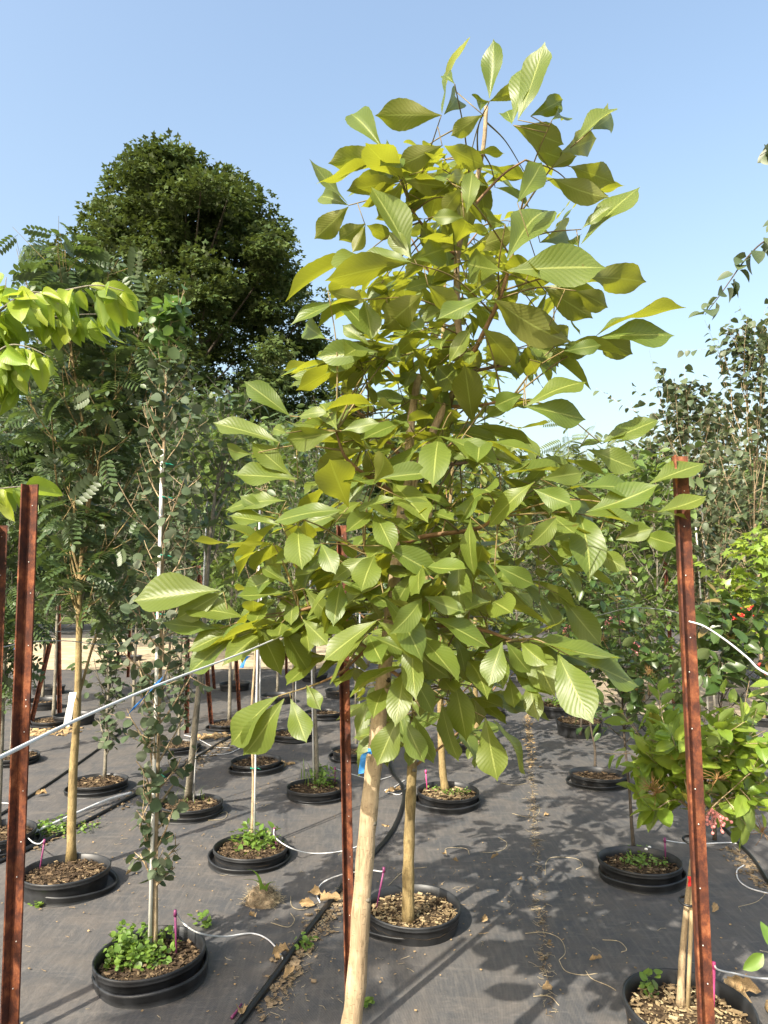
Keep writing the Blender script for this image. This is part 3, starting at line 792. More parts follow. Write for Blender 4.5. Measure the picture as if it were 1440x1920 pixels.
# each entry: crop, list of leaflets (base x, base y, tip x, tip y, width seen), optional distance
GROUPS = [
 (C2, [(538,345,550,38,46),(535,352,292,350,118),(545,350,628,250,90),(538,466,370,545,95),(546,466,655,525,85)]),
 (C2, [(585,235,537,180,45),(690,350,570,430,70)]),
 (C2, [(315,475,178,297,105),(328,495,112,530,95),(335,555,345,445,26),(385,600,180,630,75),(392,612,300,735,90),(400,600,535,620,85)]),
 (C2, [(182,682,32,530,42),(187,690,55,632,75),(187,695,62,815,95),(250,758,140,835,80),(250,765,210,870,55),(255,765,330,800,60)]),
 (C2, [(420,905,92,955,120),(425,898,290,590,95),(434,893,560,845,130),(422,903,235,860,50),(420,890,345,795,70),(468,1020,320,1150,130),(485,990,590,1075,90)]),
 (C2, [(715,290,740,88,86),(715,300,625,320,75),(715,300,855,252,60)]),
 (C2, [(802,378,880,88,102),(822,370,935,95,100),(805,390,1003,465,110),(870,355,1000,290,80),(950,370,1043,305,80),(800,385,770,300,70)]),
 (C2, [(1040,450,1190,292,78),(1100,405,1222,330,115),(985,490,1140,430,110),(1020,545,1180,602,110),(955,590,1110,668,100),(950,550,1035,500,50),(880,470,975,520,80)]),
 (C2, [(820,680,940,500,110),(780,895,945,595,172),(762,935,570,905,140),(782,935,1160,905,165),(1090,960,1278,965,130)], 1.68),
 (C2, [(730,1040,945,1200,150),(700,1035,520,1110,75),(775,760,640,745,100)], 1.72),
 (C2, [(1060,835,1262,580,78),(1060,780,1170,690,40),(905,830,1055,770,110),(1050,845,1020,780,60)]),
 (C2, [(630,720,650,575,75),(620,735,500,730,65),(610,625,550,700,70),(555,590,635,575,60)]),
 (C2, [(1110,1185,1375,980,40),(1110,1190,1425,1140,88),(1110,1200,1240,1235,100),(1130,1215,985,1245,70)], 1.85),
 (C2, [(920,1000,1100,1110,110),(1040,1010,1175,1075,90),(940,1140,1025,1210,90)]),
 (C2, [(100,1190,5,1130,90),(280,1200,175,1020,70),(265,1215,165,1125,50),(300,1240,65,1250,90),(110,1010,230,1050,70)]),
 (C2, [(560,1290,640,1150,60),(690,1150,800,1270,110)]),
 (C3, [(705,325,508,165,95)]),
 (C3, [(660,440,370,335,80),(540,490,388,480,80),(715,590,535,450,90),(740,600,455,570,95)]),
 (C3, [(690,695,408,675,80),(660,800,435,750,70),(600,740,490,675,60),(940,735,630,740,90),(960,722,870,505,170),(740,810,745,945,130)], 1.75),
 (C3, [(910,385,825,230,115),(905,395,675,440,115),(930,390,1095,350,60),(890,310,735,300,50),(690,400,615,370,60)], 1.72),
 (C3, [(1075,930,1015,1062,120),(1110,890,1350,1000,100),(1050,935,885,1020,70),(840,880,890,975,90)], 1.70),
 (C3, [(1070,615,1165,465,110),(1075,605,1315,545,75),(1170,680,980,720,60),(1200,685,1320,735,50)], 1.70),
 (C3, [(400,1085,5,1110,145),(415,1090,205,1210,105),(515,1205,245,1115,90),(400,1250,150,1240,75),(510,1240,250,1330,70),(505,1245,245,1440,100)], 1.9),
 (C3, [(550,1210,680,1450,110),(660,1210,770,1450,110),(550,1205,545,1115,95)], 1.86),
 (C3, [(770,1075,905,1235,90),(760,1210,880,1330,90),(700,1090,480,1130,50),(680,1020,480,1070,70),(700,1060,580,975,50)], 1.84),
 (C3, [(1085,1215,840,1380,90),(1090,1220,1305,1370,110),(1280,1120,1200,1240,100),(1290,1110,1440,1180,80)], 1.68),
 (C4, [(470,300,735,340,100),(480,300,705,145,90),(470,250,350,300,85),(495,115,530,185,80),(630,80,775,60,65)], 1.75),
 (C4, [(690,465,785,410,40),(780,450,1005,345,80),(720,470,925,545,80),(785,440,875,390,40)], 1.9),
 (C4, [(540,590,715,560,90),(700,620,940,600,70),(720,720,1005,640,110),(965,610,1190,510,90),(930,735,1115,680,60),(1000,720,1190,680,70),(510,630,670,700,90)], 1.56),
 (C4, [(700,730,945,745,60),(690,728,745,895,135),(835,830,980,780,80),(940,810,1060,850,80),(750,870,860,935,75),(590,830,680,900,70)], 1.9),
 (C4, [(600,740,535,830,80),(515,600,305,740,80),(355,930,520,1010,80),(260,740,230,960,60)], 1.72),
 (C4, [(100,1135,345,1245,90),(80,1070,240,1115,65)], 1.68),
 (C4, [(385,1235,325,1400,105),(400,1235,495,1370,80),(605,1280,720,1535,150),(545,1240,850,1340,60),(650,1290,950,1395,60),(460,1240,540,1320,80)], 1.72),
 (C1, [(533,1310,450,1424,58),(522,1305,405,1390,45),(545,1310,576,1396,45),(575,1285,600,1330,30)], 1.82),
 (C1, [(750,1338,706,1436,52),(757,1345,792,1430,42),(775,1338,800,1436,36),(720,1290,700,1330,40)], 1.80),
 (C1, [(848,1262,880,1388,50),(828,1320,850,1432,44),(910,1345,930,1466,56),(925,1350,1012,1438,26)], 1.84),
 (C1, [(790,1130,800,1218,48),(770,1210,830,1270,50),(850,1190,885,1255,26),(955,1270,965,1330,32),(990,1275,1005,1345,36)], 1.88),
]
def crown_axis(py): return float(np.interp(py, [60, 400, 700, 1000, 1300, 1450], [905, 900, 850, 790, 745, 740]))
def crown_half(py): return float(np.interp(py, [60, 250, 450, 700, 900, 1100, 1250, 1450], [90, 220, 255, 265, 350, 370, 300, 170]))

YA = 2.0
base_A = gp(636, 2152)
base_A[1] = YA
trunk_A = [base_A, pt(650, 1990, 2.0), pt(668, 1845, 2.0), pt(681, 1650, 2.0), pt(695, 1490, 2.0), pt(708, 1370, 2.0), pt(722, 1250, 2.0), pt(737, 1110, 2.0), pt(752, 980, 2.0), pt(765, 870, 2.0), pt(772, 780, 2.0), pt(785, 702, 2.0)]
def pxpath(l): return [pt(a, b, c) for a, b, c in l]
BR_A = [
 ([(752,985,2.0),(790,860,2.02),(835,762,2.0),(866,700,1.97),(858,590,1.98),(858,480,2.0),(880,395,2.0),(905,285,2.0),(912,200,2.0)], 0.013),
 ([(866,700,1.97),(905,628,1.9),(942,545,1.84),(965,455,1.85),(975,400,1.87)], 0.008),
 ([(742,1075,2.0),(715,1060,1.9),(683,1036,1.82)], 0.008),
 ([(738,1105,2.0),(690,1120,1.95),(620,1130,1.9),(560,1145,1.88)], 0.008),
 ([(728,1190,2.0),(690,1215,1.95),(640,1260,1.88),(600,1280,1.85)], 0.006),
 ([(748,1020,2.0),(800,1005,1.95),(890,992,1.88),(935,968,1.86)], 0.009),
 ([(730,1175,2.0),(800,1172,1.92),(890,1178,1.84),(960,1200,1.78)], 0.008),
 ([(722,1250,2.0),(760,1275,1.93),(800,1300,1.88)], 0.006),
 ([(758,935,2.0),(700,900,1.9),(650,860,1.84),(630,810,1.82)], 0.007),
 ([(835,762,2.0),(900,760,1.93),(960,745,1.88)], 0.006),
 ([(858,480,2.0),(800,430,1.98),(770,390,1.97)], 0.006),
 ([(880,395,2.0),(940,330,2.0),(985,300,1.98)], 0.005),
 ([(790,860,2.02),(850,870,2.2),(930,860,2.3),(1000,880,2.32)], 0.007),
 ([(765,870,2.0),(700,800,2.15),(640,740,2.25)], 0.007),
 ([(866,700,1.97),(960,680,2.1),(1040,650,2.12)], 0.006),
]
def rachis(att, joints, base, rng):
    """one gently arched stalk from the branch to the outermost joint, short stalklets to the others"""
    far = joints[int(np.argmax([np.linalg.norm(p - att) for p in joints]))]
    mid = (att + far) / 2 + np.array([0, 0, 0.07 * np.linalg.norm(far - att)]) + rng.normal(0, .006, 3)
    P = smooth_path([att, mid, far], 7)
    b = MB().add(*tube(P - base, [0.0030, 0.0020, 0.0014], 6))
    for q in joints:
        k = P[int(np.argmin(np.linalg.norm(P - q, axis=1)))]
        if np.linalg.norm(k - q) > 0.004:
            b.add(*tube([k - base, q - base], [0.0014, 0.0012], 5))
    return b
def hick_leaflet(parent, b, t, wd, rng, face=None, roll=None, off=np.zeros(3)):
    d = t - b; ln = np.linalg.norm(d); dn = d / ln
    mid = (b + t) / 2
    v = nrm(np.array([0, 0, CAM_H]) - mid) if face is None else face
    nf = nrm(v - dn * np.dot(v, dn)); ns = np.cross(dn, nf)
    ts = np.array(to_sun)
    cand = [k * (nf * math.cos(roll) + q * ns * math.sin(roll)) for k in (1, -1) for q in (1, -1)]
    n = max(cand, key=lambda c: 0.55 * c[2] + 0.8 * float(np.dot(c, ts)))
    o = obj('leaflet', HICK_ME[rng.integers(0, len(HICK_ME))], parent)
    # the template is 0.45 wide per unit of length
    o.matrix_local = leaf_matrix(b - off, dn, n, ln, wd / 0.45)
    return o
def hickory(name, label, base, trunk, trunk_r, branches, rng, groups, fill, bark_m, group=None, max_leaflets=300):
    root = thing(name, label, 'tree', tuple(base), group)
    tp = smooth_path(trunk, 6)
    rr = np.interp(np.linspace(0, 1, len(tp)), [0, .5, 1], trunk_r)
    rr = rr * (1 + 0.05 * np.sin(np.arange(len(tp)) * 1.7)) 
    V = tube(tp - base, rr, 14, rough=0.035, rng=rng)
    tr = MB().add(*V).build('trunk', bark_m, root)
    for i in range(5):                         # knots and healed branch stubs
        k = rng.integers(4, len(tp) - 4); a = rng.uniform(3.4, 6.0)
        c = tp[k] + np.array([math.cos(a), math.sin(a), 0]) * rr[k] * 0.8
        o = np.array([math.cos(a), math.sin(a), 0.4])
        MB().add(*tube([c - base, c - base + nrm(o) * rr[k] * 0.20, c - base + nrm(o) * rr[k] * 0.22], [rr[k] * 0.5, rr[k] * 0.24, rr[k] * 0.05], 9, rough=.2, rng=rng)).build('knot', M['bark_dark' if i % 2 else 'bark_grey'], tr)
    S = []
    for path, r in branches:
        P = smooth_path(path, 6)
        MB().add(*tube(P - base, [r, r * 0.45], 7, rough=.05, rng=rng)).build('branch', M['twig'] if r < 0.012 else bark_m, root)
        S.append(P[len(P) // 3:])
    S = np.concatenate(S)
    used = 0
    for g in groups:
        (ox, oy, sc), lf = g[0], g[1]
        hub = np.mean([[ox + l[0] / sc, oy + l[1] / sc] for l in lf], axis=0)
        if len(g) > 2: Y = g[2]
        else:
            q = (hub[0] - crown_axis(hub[1])) / crown_half(hub[1])
            Y = YA - 0.30 * math.sqrt(max(0, 1 - q * q)) + rng.uniform(-0.06, 0.08)
        bases = [pt(ox + l[0] / sc, oy + l[1] / sc, Y + rng.uniform(-.015, .015)) for l in lf]
        hb = np.mean(bases, axis=0)
        att = S[np.argmin(np.linalg.norm(S - hb, axis=1) + 0.25 * np.abs(S[:, 2] - hb[2] + 0.08))]
        order = np.argsort([np.linalg.norm(p - att) for p in bases])
        joints = []
        for k in order:
            if not joints or np.linalg.norm(bases[k] - joints[-1]) > 0.03: joints.append(bases[k])
        st = rachis(att, joints, base, rng).build('compound_leaf', M['rachis'], root)
        for k, l in enumerate(lf):
            bx, by, tx, ty, w = l
            ln = math.hypot(tx - bx, ty - by) / sc; w = w / sc
            s = Y / F_PX                        # metres per pixel at that distance
            real = rng.uniform(0.43, 0.50)
            dz = 0.0; Lr = ln
            if w / ln > real:
                Lr = w / real; dz = math.sqrt(max(0, Lr * Lr - ln * ln)) * s
                dz = -dz if by < 1000 * 0 + (oy + by / sc > 900) * 1e9 else dz
            wd = Lr * real * s
            roll = math.acos(max(-1, min(1, w * s / wd))) * rng.choice([-1, 1])
            tip = pt(ox + tx / sc, oy + ty / sc, Y + np.clip(dz, -.18, .18) + rng.uniform(-.03, .03))
            hick_leaflet(st, bases[k], tip, wd, rng, roll=roll, off=base)
            used += 1
    # the leaves further inside the crown
    rest, stalks = MB(), MB()
    for (hub, outd, ln) in fill:
        single = used + 5 <= max_leaflets
        att = S[np.argmin(np.linalg.norm(S - hub, axis=1))]
        outd = nrm(outd)
        j2 = hub - outd * ln * 0.42
        stalk = rachis(att, [j2, hub], base, rng)
        if single: st = stalk.build('compound_leaf', M['rachis'], root)
        else: stalks.add(np.concatenate(stalk.V), stalk.F)
        side = nrm(np.cross(outd, [0, 0, 1]) + rng.normal(0, .2, 3)); up = np.cross(side, outd)
        spec = [(hub, outd, 1.0), (hub, outd * .45 + side, .85), (hub, outd * .45 - side, .85), (j2, outd * .25 + side, .6), (j2, outd * .25 - side, .6)]
        for p, d, k in spec:
            d = nrm(d + np.array([0, 0, -rng.uniform(0.1, 0.6)]) + rng.normal(0, .14, 3)); l = ln * k * rng.uniform(.85, 1.15)
            nn = nrm(up + np.array([0, 0, 0.5]) + 0.5 * np.array(to_sun) + rng.normal(0, .4, 3))
            wk = rng.uniform(.78, 1.0)
            if not single:
                scatter_leaves(rest, HICK[rng.integers(0, len(HICK))], (p - base)[None], d[None], nn[None], np.array([l]), np.array([wk]))
                continue
            o = obj('leaflet', HICK_ME[rng.integers(0, len(HICK_ME))], st)
            o.matrix_local = leaf_matrix(p - base, d, nn, l, l * wk)
            used += 1
    if rest.n:
        o = rest.build('inner_leaves', M['hickory'], root); o['kind'] = 'stuff'
        o = stalks.build('inner_stalks', M['rachis'], root); o['kind'] = 'stuff'
    return root
rg = np.random.default_rng(5)
fillA = []
for i, (px, py) in enumerate([(745, 1010), (790, 1060), (720, 1120), (775, 1180), (690, 1190), (810, 960), (735, 905), (830, 1110), (760, 1250), (860, 1040), (700, 960), (640, 1090)]):
    fillA.append((pt(px, py, 1.76 + rg.uniform(-.05, .08)), np.array([rg.uniform(-.6, .6), -.6, rg.uniform(-.5, .1)]), rg.uniform(.15, .20)))
for i in range(150):
    py = rg.uniform(300, 1310) if i % 3 else rg.uniform(640, 1200); q = rg.uniform(-0.80, 0.80)
    px = crown_axis(py) + q * crown_half(py)
    hub = pt(px, py, 2.02 + rg.uniform(-0.20, 0.36))
    ax = pt(crown_axis(py), py + 60, 2.0)
    fillA.append((hub, (hub - ax) * np.array([1, 1, .5]) + np.array([0, 0.02, 0.02]) + rg.normal(0, .06, 3), rg.uniform(0.15, 0.22)))
# open the trunk slot: keep fill leaves off the clear stem below the crown
hickory('hickory_tree', 'tall young hickory with huge five-fingered leaves and a pale leaning trunk beside the rusty post', base_A, trunk_A, (0.030, 0.021, 0.0095), [(pxpath(p), r) for p, r in BR_A], rg, GROUPS, fillA, M['bark_pale'])

def auto_hickory(label, base, path, H, r0, rng, spread, t0, nbr, nleaf, lsize, bark_m):
    base = np.asarray(base, float)
    tp = smooth_path(path, 6)
    br, fill = [], []
    for i in range(nbr):
        t = t0 + (1 - t0) * (i + .5) / nbr
        k = int(t * (len(tp) - 1)); p = tp[k]; az = i * 2.4 + rng.uniform(-.4, .4)
        o = np.array([math.cos(az), math.sin(az), 0]); Lb = spread * rng.uniform(.5, .85) * (1.1 - 0.6 * (t - t0) / (1 - t0))
        br.append(([p, p + o * Lb * .5 + np.array([0, 0, Lb * .35]), p + o * Lb + np.array([0, 0, Lb * .9])], 0.007))
    br.append(([tp[int(len(tp) * .7)], tp[int(len(tp) * .85)], tp[-1]], 0.006))
    for i in range(nleaf):
        P, r = br[i % len(br)]
        k = rng.uniform(0.35, 1.0); q = P[1] + (P[2] - P[1]) * (2 * k - 1) if k > .5 else P[0] + (P[1] - P[0]) * 2 * k
        az = rng.uniform(0, 6.283); o = np.array([math.cos(az), math.sin(az), rng.uniform(-.35, .5)])
        fill.append((q + o * rng.uniform(.12, .26), o, rng.uniform(*lsize)))
    return hickory('hickory_tree', label, base, path, (r0, r0 * .7, 0.006), br, rng, [], fill, bark_m)
pB = gp(765, 1728, 0.05)
rg = np.random.default_rng(15)
auto_hickory('second hickory in the row, yellowish straight trunk standing in a pot of tan wood chips', pB,
    [pB, pt(766, 1620, pB[1]), pt(770, 1500, pB[1]), pt(775, 1400, pB[1]), pt(790, 1200, pB[1]), pt(810, 900, pB[1]), pt(830, 640, pB[1]), pt(835, 470, pB[1])], 3.2, 0.029, rg, 0.52, 0.36, 14, 120, (0.14, 0.20), M['bark_olive'])
pC = gp(835, 1482, 0.05)
rg = np.random.default_rng(16)
auto_hickory('third hickory in the row with a pale short trunk in a chip filled pot', pC,
    [pC, pt(829, 1430, pC[1]), pt(826, 1300, pC[1]), pt(835, 1100, pC[1]), pt(850, 850, pC[1]), pt(860, 690, pC[1])], 3.2, 0.03, rg, 0.6, 0.36, 12, 95, (0.14, 0.20), M['bark_olive'])
pD = gp(895, 1388, 0.05)
rg = np.random.default_rng(17)
auto_hickory('fourth hickory in the row, slim beige trunk beside a thin rusty post', pD,
    [pD, pt(893, 1340, pD[1]), pt(890, 1230, pD[1]), pt(895, 1050, pD[1]), pt(905, 850, pD[1])], 3.2, 0.03, rg, 0.6, 0.36, 11, 80, (0.14, 0.2), M['bark_olive'])

# ------------------------------------------------------------------ pots of the four rows on the left, the hickory row and the right row
def pot_at(px, py, label, **kw):
    z = kw.get('rim', 0.10)
    p = gp(px, py, z)
    return pot(label, p[0], p[1], seed=int(px * 7 + py), **kw), p
seedn = 0
G_POT = None
pot_at(283, 1776, 'black pot overgrown with bright green clover weeds around an aspen stem', chips='bark', rim=0.11)
pot_at(123, 1622, 'black pot with a thick shiny rim and a white plant label in its soil', rim=0.12, soil=0.06, off=(0.02, -.02))
pot_at(471, 1581, 'black pot with leafy weeds beneath a slim white staked sapling', rim=0.09)
pot_at(592, 1470, 'black pot with tall grassy weeds beside the rusty centre post', rim=0.09)
pot_at(358, 1500, 'black pot under the thick leaning grey trunk with a white rod', rim=0.09)
pot_at(184, 1460, 'black pot under the round leaved tree behind the brown trunk', rim=0.08)
pot_at(480, 1422, 'black pot with dead leaves piled at its side and a white stake', rim=0.09)
pot_at(549, 1371, 'black pot half hidden behind the low hanging hickory leaves', rim=0.08)
pot_at(775, 1690, 'large black pot filled with tan wood chips under the second hickory', rim=0.10, chips='wood', r=0.225, off=(0.03, -.02))
pot_at(840, 1478, 'black pot with pale chips sitting inside a skewed wider pot', rim=0.10, chips='wood', r=0.225, off=(0.05, -.05))
pot_at(896, 1386, 'black pot holding the fourth hickory', rim=0.09, chips='wood')
pot_at(1290, 1872, 'wide black pot of dry tan mulch under the yellowish viburnum', rim=0.13, soil=0.05, chips='wood', r=0.225, double=False)
pot_at(1200, 1606, 'black pot with mossy soil and small white mushrooms', rim=0.11)
pot_at(1121, 1446, 'black pot with bare dark soil around a thin crooked stem', rim=0.10)
pot_at(668, 1402, 'black pot behind the rusty centre post and pale trunk', rim=0.09)
pot_at(606, 1332, 'black pot of the fifth sapling in the white staked row', rim=0.09)
pot_at(912, 1326, 'black pot with pale green weeds at the far end of the hickory row', rim=0.10)
pot_at(98, 1346, 'black pot beside the dark upright post and the yellow brown trunk', rim=0.08)
pot_at(24, 1412, 'black pot with green moss at the edge of the left row', rim=0.08)
pot_at(-4, 1553, 'black pot with grassy soil partly hidden by the left rusty post', rim=0.10)
pot_at(430, 1352, 'black pot with brown leaves beside a thin dark leaning post', rim=0.08)
pot_at(330, 1392, 'black pot in the shade behind the aspen', rim=0.08)
FARP = 'black pot standing far back among the thin saplings'
for (a, b) in [(80, 1310), (92, 1284), (140, 1336), (245, 1228), (520, 1300), (440, 1278), (590, 1262), (640, 1290), (700, 1330), (1238, 1226), (1280, 1240), (1190, 1215), (1434, 1338), (980, 1270), (1020, 1250)]:
    pot_at(a, b, FARP, rim=0.12, double=False)
# two pots standing on the fabric
p = gp(1086, 1378, 0.0)
pot('tall black pot standing on top of the fabric under the dark glossy shrub', p[0], p[1], 0.235, rim=0.17, soil=0.13, seed=91, double=False, group='black pots standing on the fabric')
p = gp(1062, 1352, 0.0)
pot('wide black pot with grassy soil standing behind another pot', p[0] - .02, p[1] + .25, 0.23, rim=0.17, soil=0.14, seed=92, double=False, group='black pots standing on the fabric')

# ------------------------------------------------------------------ saplings on the left
rg = np.random.default_rng(31)
b0 = gp(290, 1782, 0.045)
g = grow(rg, b0, 2.72, 0.0135, 0.10, 0.19, 70, ang=48, up=0.8, twigs=3, step=0.036, path=[b0, pt(291, 1600, b0[1]), pt(296, 1400, b0[1] + .02), pt(303, 1150, b0[1]), pt(306, 900, b0[1]), pt(312, 700, b0[1]), pt(325, 565, b0[1])],
         prof=lambda u: 0.5 + 0.5 * math.sin(math.pi * min(1, u * 1.15)) if u < .82 else 0.5)
for q in range(110):
    g[3].append((pt(318 + rg.normal(0, 20), 560 + 240 * rg.random() ** 1.2, b0[1] + rg.normal(0, .04)), nrm(rg.normal(0, 1, 3) + [0, 0, .5])))
plant(rg, 'aspen_tree', 'slender aspen with small round grey green leaves tied to a white stake with green ties', 'tree', b0, g, M['bark_pale'], M['aspen'], ROUND, (0.030, 0.058), droop=0.55, tilt=0.9, singles=290, keep=0.80, top_mat=M['aspen_top'])
stake('white stake tied with green ties to the slender aspen', b0[0] - 0.015, b0[1] - 0.02, 0.03, 2.15, 0.0085, 'white_stake', lean=(-0.01, 0.0), ties=(.16, .34, .52, .66, .78, .90, .97), tie_to=(0.02, 0.02))

rg = np.random.default_rng(32)
b0 = gp(133, 1618, 0.06)
Y = b0[1]
g = grow(rg, b0, 3.4, 0.025, 0.40, 0.44, 34, ang=42, up=0.9, twigs=4, step=0.08, path=[b0, pt(137, 1450, Y), pt(145, 1330, Y), pt(148, 1200, Y), pt(150, 1080, Y), pt(168, 900, Y + .05), pt(150, 760, Y), pt(128, 620, Y), pt(122, 520, Y)])
# a second leader and the low side limb
for extra in ([pt(146, 1310, Y), pt(185, 1180, Y + .1), pt(240, 1080, Y + .2), pt(290, 960, Y + .25)], [pt(168, 900, Y + .05), pt(190, 740, Y + .1), pt(195, 620, Y + .1), pt(203, 510, Y + .1)], [pt(150, 1080, Y), pt(110, 930, Y - .05), pt(95, 760, Y)],
              [pt(168, 900, Y), pt(250, 800, Y + .1), pt(290, 680, Y + .15)]):
    E = smooth_path(extra, 6); g[2].append((list(E), 0.009))
    for j in range(3, len(E)): g[3].append((E[j], nrm(E[j] - E[j - 1]))); g[3].append((E[j], nrm(E[j] - E[j - 1]) + .3))
plant(rg, 'locust_tree', 'brown trunked locust with feathered dark leaves and two tall spires', 'tree', b0, g, M['bark_olive'], M['locust'], PINN, (0.12, 0.21), droop=0.4, tilt=0.45, singles=280, keep=1.0)

# saplings in the rows behind: base pixel, height, leaf kind, half spread, crown start
def sapling(seed, px, py, H, kind, spread, t0, label, nprim=26, keep=0.8, group=None, name='sapling', r0=0.016, bark_m='bark_grey', lean=(0, 0), ang=42, path=None, Y=None, z=0.04, singles=0, step=0.06, cat='tree', sizes=None):
    rg = np.random.default_rng(seed)
    b = gp(px, py, z) if Y is None else np.array([pt(px, py, Y)[0], Y, z])
    kinds = {'pinn': (PINN, 'locust', (0.12, 0.20), 0.4), 'pinnl': (PINN_FINE, 'locust_light', (0.14, 0.24), 0.5), 'round': (ROUND, 'aspen', (0.045, 0.07), 0.6),
             'ovate': (OVATE, 'glossy', (0.06, 0.10), 0.4), 'heart': (HEART, 'katsura', (0.06, 0.10), 0.7), 'willow': (PINN_FINE, 'willow', (0.2, 0.34), 0.7), 'pale': (OVATE, 'pale', (0.06, 0.10), 0.4),
             'green': (OVATE, 'locust_light', (0.06, 0.11), 0.4), 'dark': (OVATE, 'locust', (0.06, 0.10), 0.4)}
    t, m, s, dr = kinds[kind]
    g = grow(rg, b, H, r0, t0, spread, nprim, ang=ang, up=0.8, twigs=4, step=step, lean=lean, path=None if path is None else [b] + path)
    return plant(rg, name, label, cat, b, g, M[bark_m], M[m], t, sizes or s, droop=dr, tilt=0.6, keep=keep, group=group, singles=singles), b
_, b = sapling(41, 352, 1500, 2.9, 'dark', 0.42, 0.5, 'leaning grey trunk sapling with a sparse grey green crown beside a white rod', nprim=26, r0=0.026, path=[gp(352, 1500) + 0 * gp(0, 1500) if False else pt(362, 1400, 4.98), pt(376, 1250, 4.98), pt(388, 1080, 4.98), pt(402, 940, 4.98), pt(418, 860, 4.98), pt(432, 760, 4.98)])
stake('thin white rod in the pot of the leaning grey trunk', b[0] + .055, b[1] - .05, 0.03, 2.15, 0.006, 'white_tube', lean=(0.02, 0.1))
_, b = sapling(42, 472, 1580, 2.2, 'dark', 0.20, 0.55, 'slim sapling tied to a white rod above a pot of leafy weeds', nprim=14, keep=.5, r0=0.010, bark_m='bark_pale')
stake('white rod beside the slim sapling above leafy weeds', b[0] + .018, b[1] - .02, 0.03, 2.02, 0.0062, 'white_tube', ties=(.22, .4, .62), tie_to=(-.02, .02))
_, b = sapling(43, 594, 1470, 2.6, 'ovate', 0.3, 0.5, 'grey trunk sapling growing from a pot of tall grassy weeds', nprim=18, r0=0.02, lean=(-.03, 0))
stake('white rod leaning on the grey trunk sapling in the grassy pot', b[0] - .02, b[1] - .03, 0.03, 1.7, 0.006, 'white_tube', lean=(-.05, .02))
_, b = sapling(44, 196, 1460, 2.5, 'round', 0.22, 0.06, 'bushy round leaved aspen with leaves almost down to its pot', nprim=60, keep=.8, r0=0.014, step=0.05)
_, b = sapling(45, 482, 1420, 2.9, 'green', 0.34, 0.5, 'sapling behind the leafy weeds with light green crown and white rod', nprim=22, r0=0.012)
stake('white rod beside the light green sapling', b[0] + .02, b[1] - .03, 0.03, 1.75, 0.0062, 'white_tube')
_, b = sapling(46, 549, 1370, 2.9, 'ovate', 0.3, 0.5, 'sapling half hidden behind the low hickory leaves', nprim=20, r0=0.012)
stake('white rod behind the low hickory leaves', b[0] + .03, b[1] - .03, 0.03, 1.75, 0.0062, 'white_tube')
_, b = sapling(47, 668, 1402, 2.6, 'dark', 0.3, 0.5, 'sapling with white rod just behind the rusty centre post', nprim=20, r0=0.012)
stake('white rod standing behind the pale hickory trunk', b[0] + .03, b[1] - .05, 0.03, 1.75, 0.007, 'white_tube')
_, b = sapling(48, 335, 1392, 2.2, 'round', 0.27, 0.05, 'second round leaved aspen bush in the shade of the row', nprim=54, keep=.85, r0=0.013, step=0.055)
LEFTG = 'leafy young trees massed in the rows on the left'
LAB = {'pinn': 'dark feather leaved young tree in the crowded rows before the maple', 'pinnl': 'light green feathery young tree in the crowded rows before the maple', 'dark': 'dark narrow leaved young tree in the crowded rows before the maple', 'ovate': 'glossy leaved young tree in the crowded rows before the maple', 'round': 'round leaved aspen in the crowded rows before the maple', 'green': 'light green oval leaved young tree in the crowded rows before the maple'}
for i, (px, py, H, k, sp, t0) in enumerate([
    (100, 1346, 3.5, 'pinn', 0.50, .38), (22, 1412, 2.6, 'round', 0.24, .15), (-5, 1553, 2.5, 'pinn', 0.32, .4), (80, 1312, 3.5, 'pinnl', .6, .36), (145, 1336, 3.6, 'pinn', .6, .4), (245, 1228, 4.6, 'pinn', .9, .3),
    (430, 1352, 3.2, 'pinnl', .5, .38), (250, 1330, 3.7, 'pinn', .6, .3), (205, 1290, 4.0, 'dark', .7, .3), (315, 1300, 4.4, 'dark', .65, .28), (380, 1290, 4.0, 'green', .6, .33), (30, 1270, 4.2, 'pinnl', .8, .32), (150, 1240, 4.6, 'dark', .9, .32),
    (330, 1230, 5.0, 'pinn', .9, .28), (440, 1276, 3.8, 'pinnl', .6, .33), (520, 1300, 3.6, 'pinnl', .55, .38), (590, 1262, 4.2, 'green', .7, .33), (640, 1290, 3.9, 'dark', .6, .35), (480, 1232, 4.6, 'ovate', .9, .30), (-20, 1330, 3.6, 'pinn', .6, .35), (400, 1218, 5.2, 'dark', 1.0, .28), (60, 1222, 5.0, 'pinn', 1.0, .3), (560, 1225, 4.8, 'pinn', 1.0, .3)]):
    far = py < 1300
    sapling(60 + i, px, py, H, k, sp, t0 * .74, {(100, 1346): 'dark feather leaved tree in the pot beside the dark upright post', (-5, 1553): 'short dark feather leaved tree behind the left bright rusty post', (430, 1352): 'light feathery tree in the leaf strewn pot by the leaning dark post', (22, 1412): 'small round leaved aspen in the mossy pot'}.get((px, py), LAB[k]), nprim=34 if not far else 36, keep=0.85, group=LEFTG + ' ' + k, r0=0.02, step=0.075 if not far else 0.10, sizes=None if not far else {'pinn': (.17, .28), 'pinnl': (.2, .32), 'dark': (.09, .15), 'ovate': (.09, .15), 'green': (.09, .15)}[k])

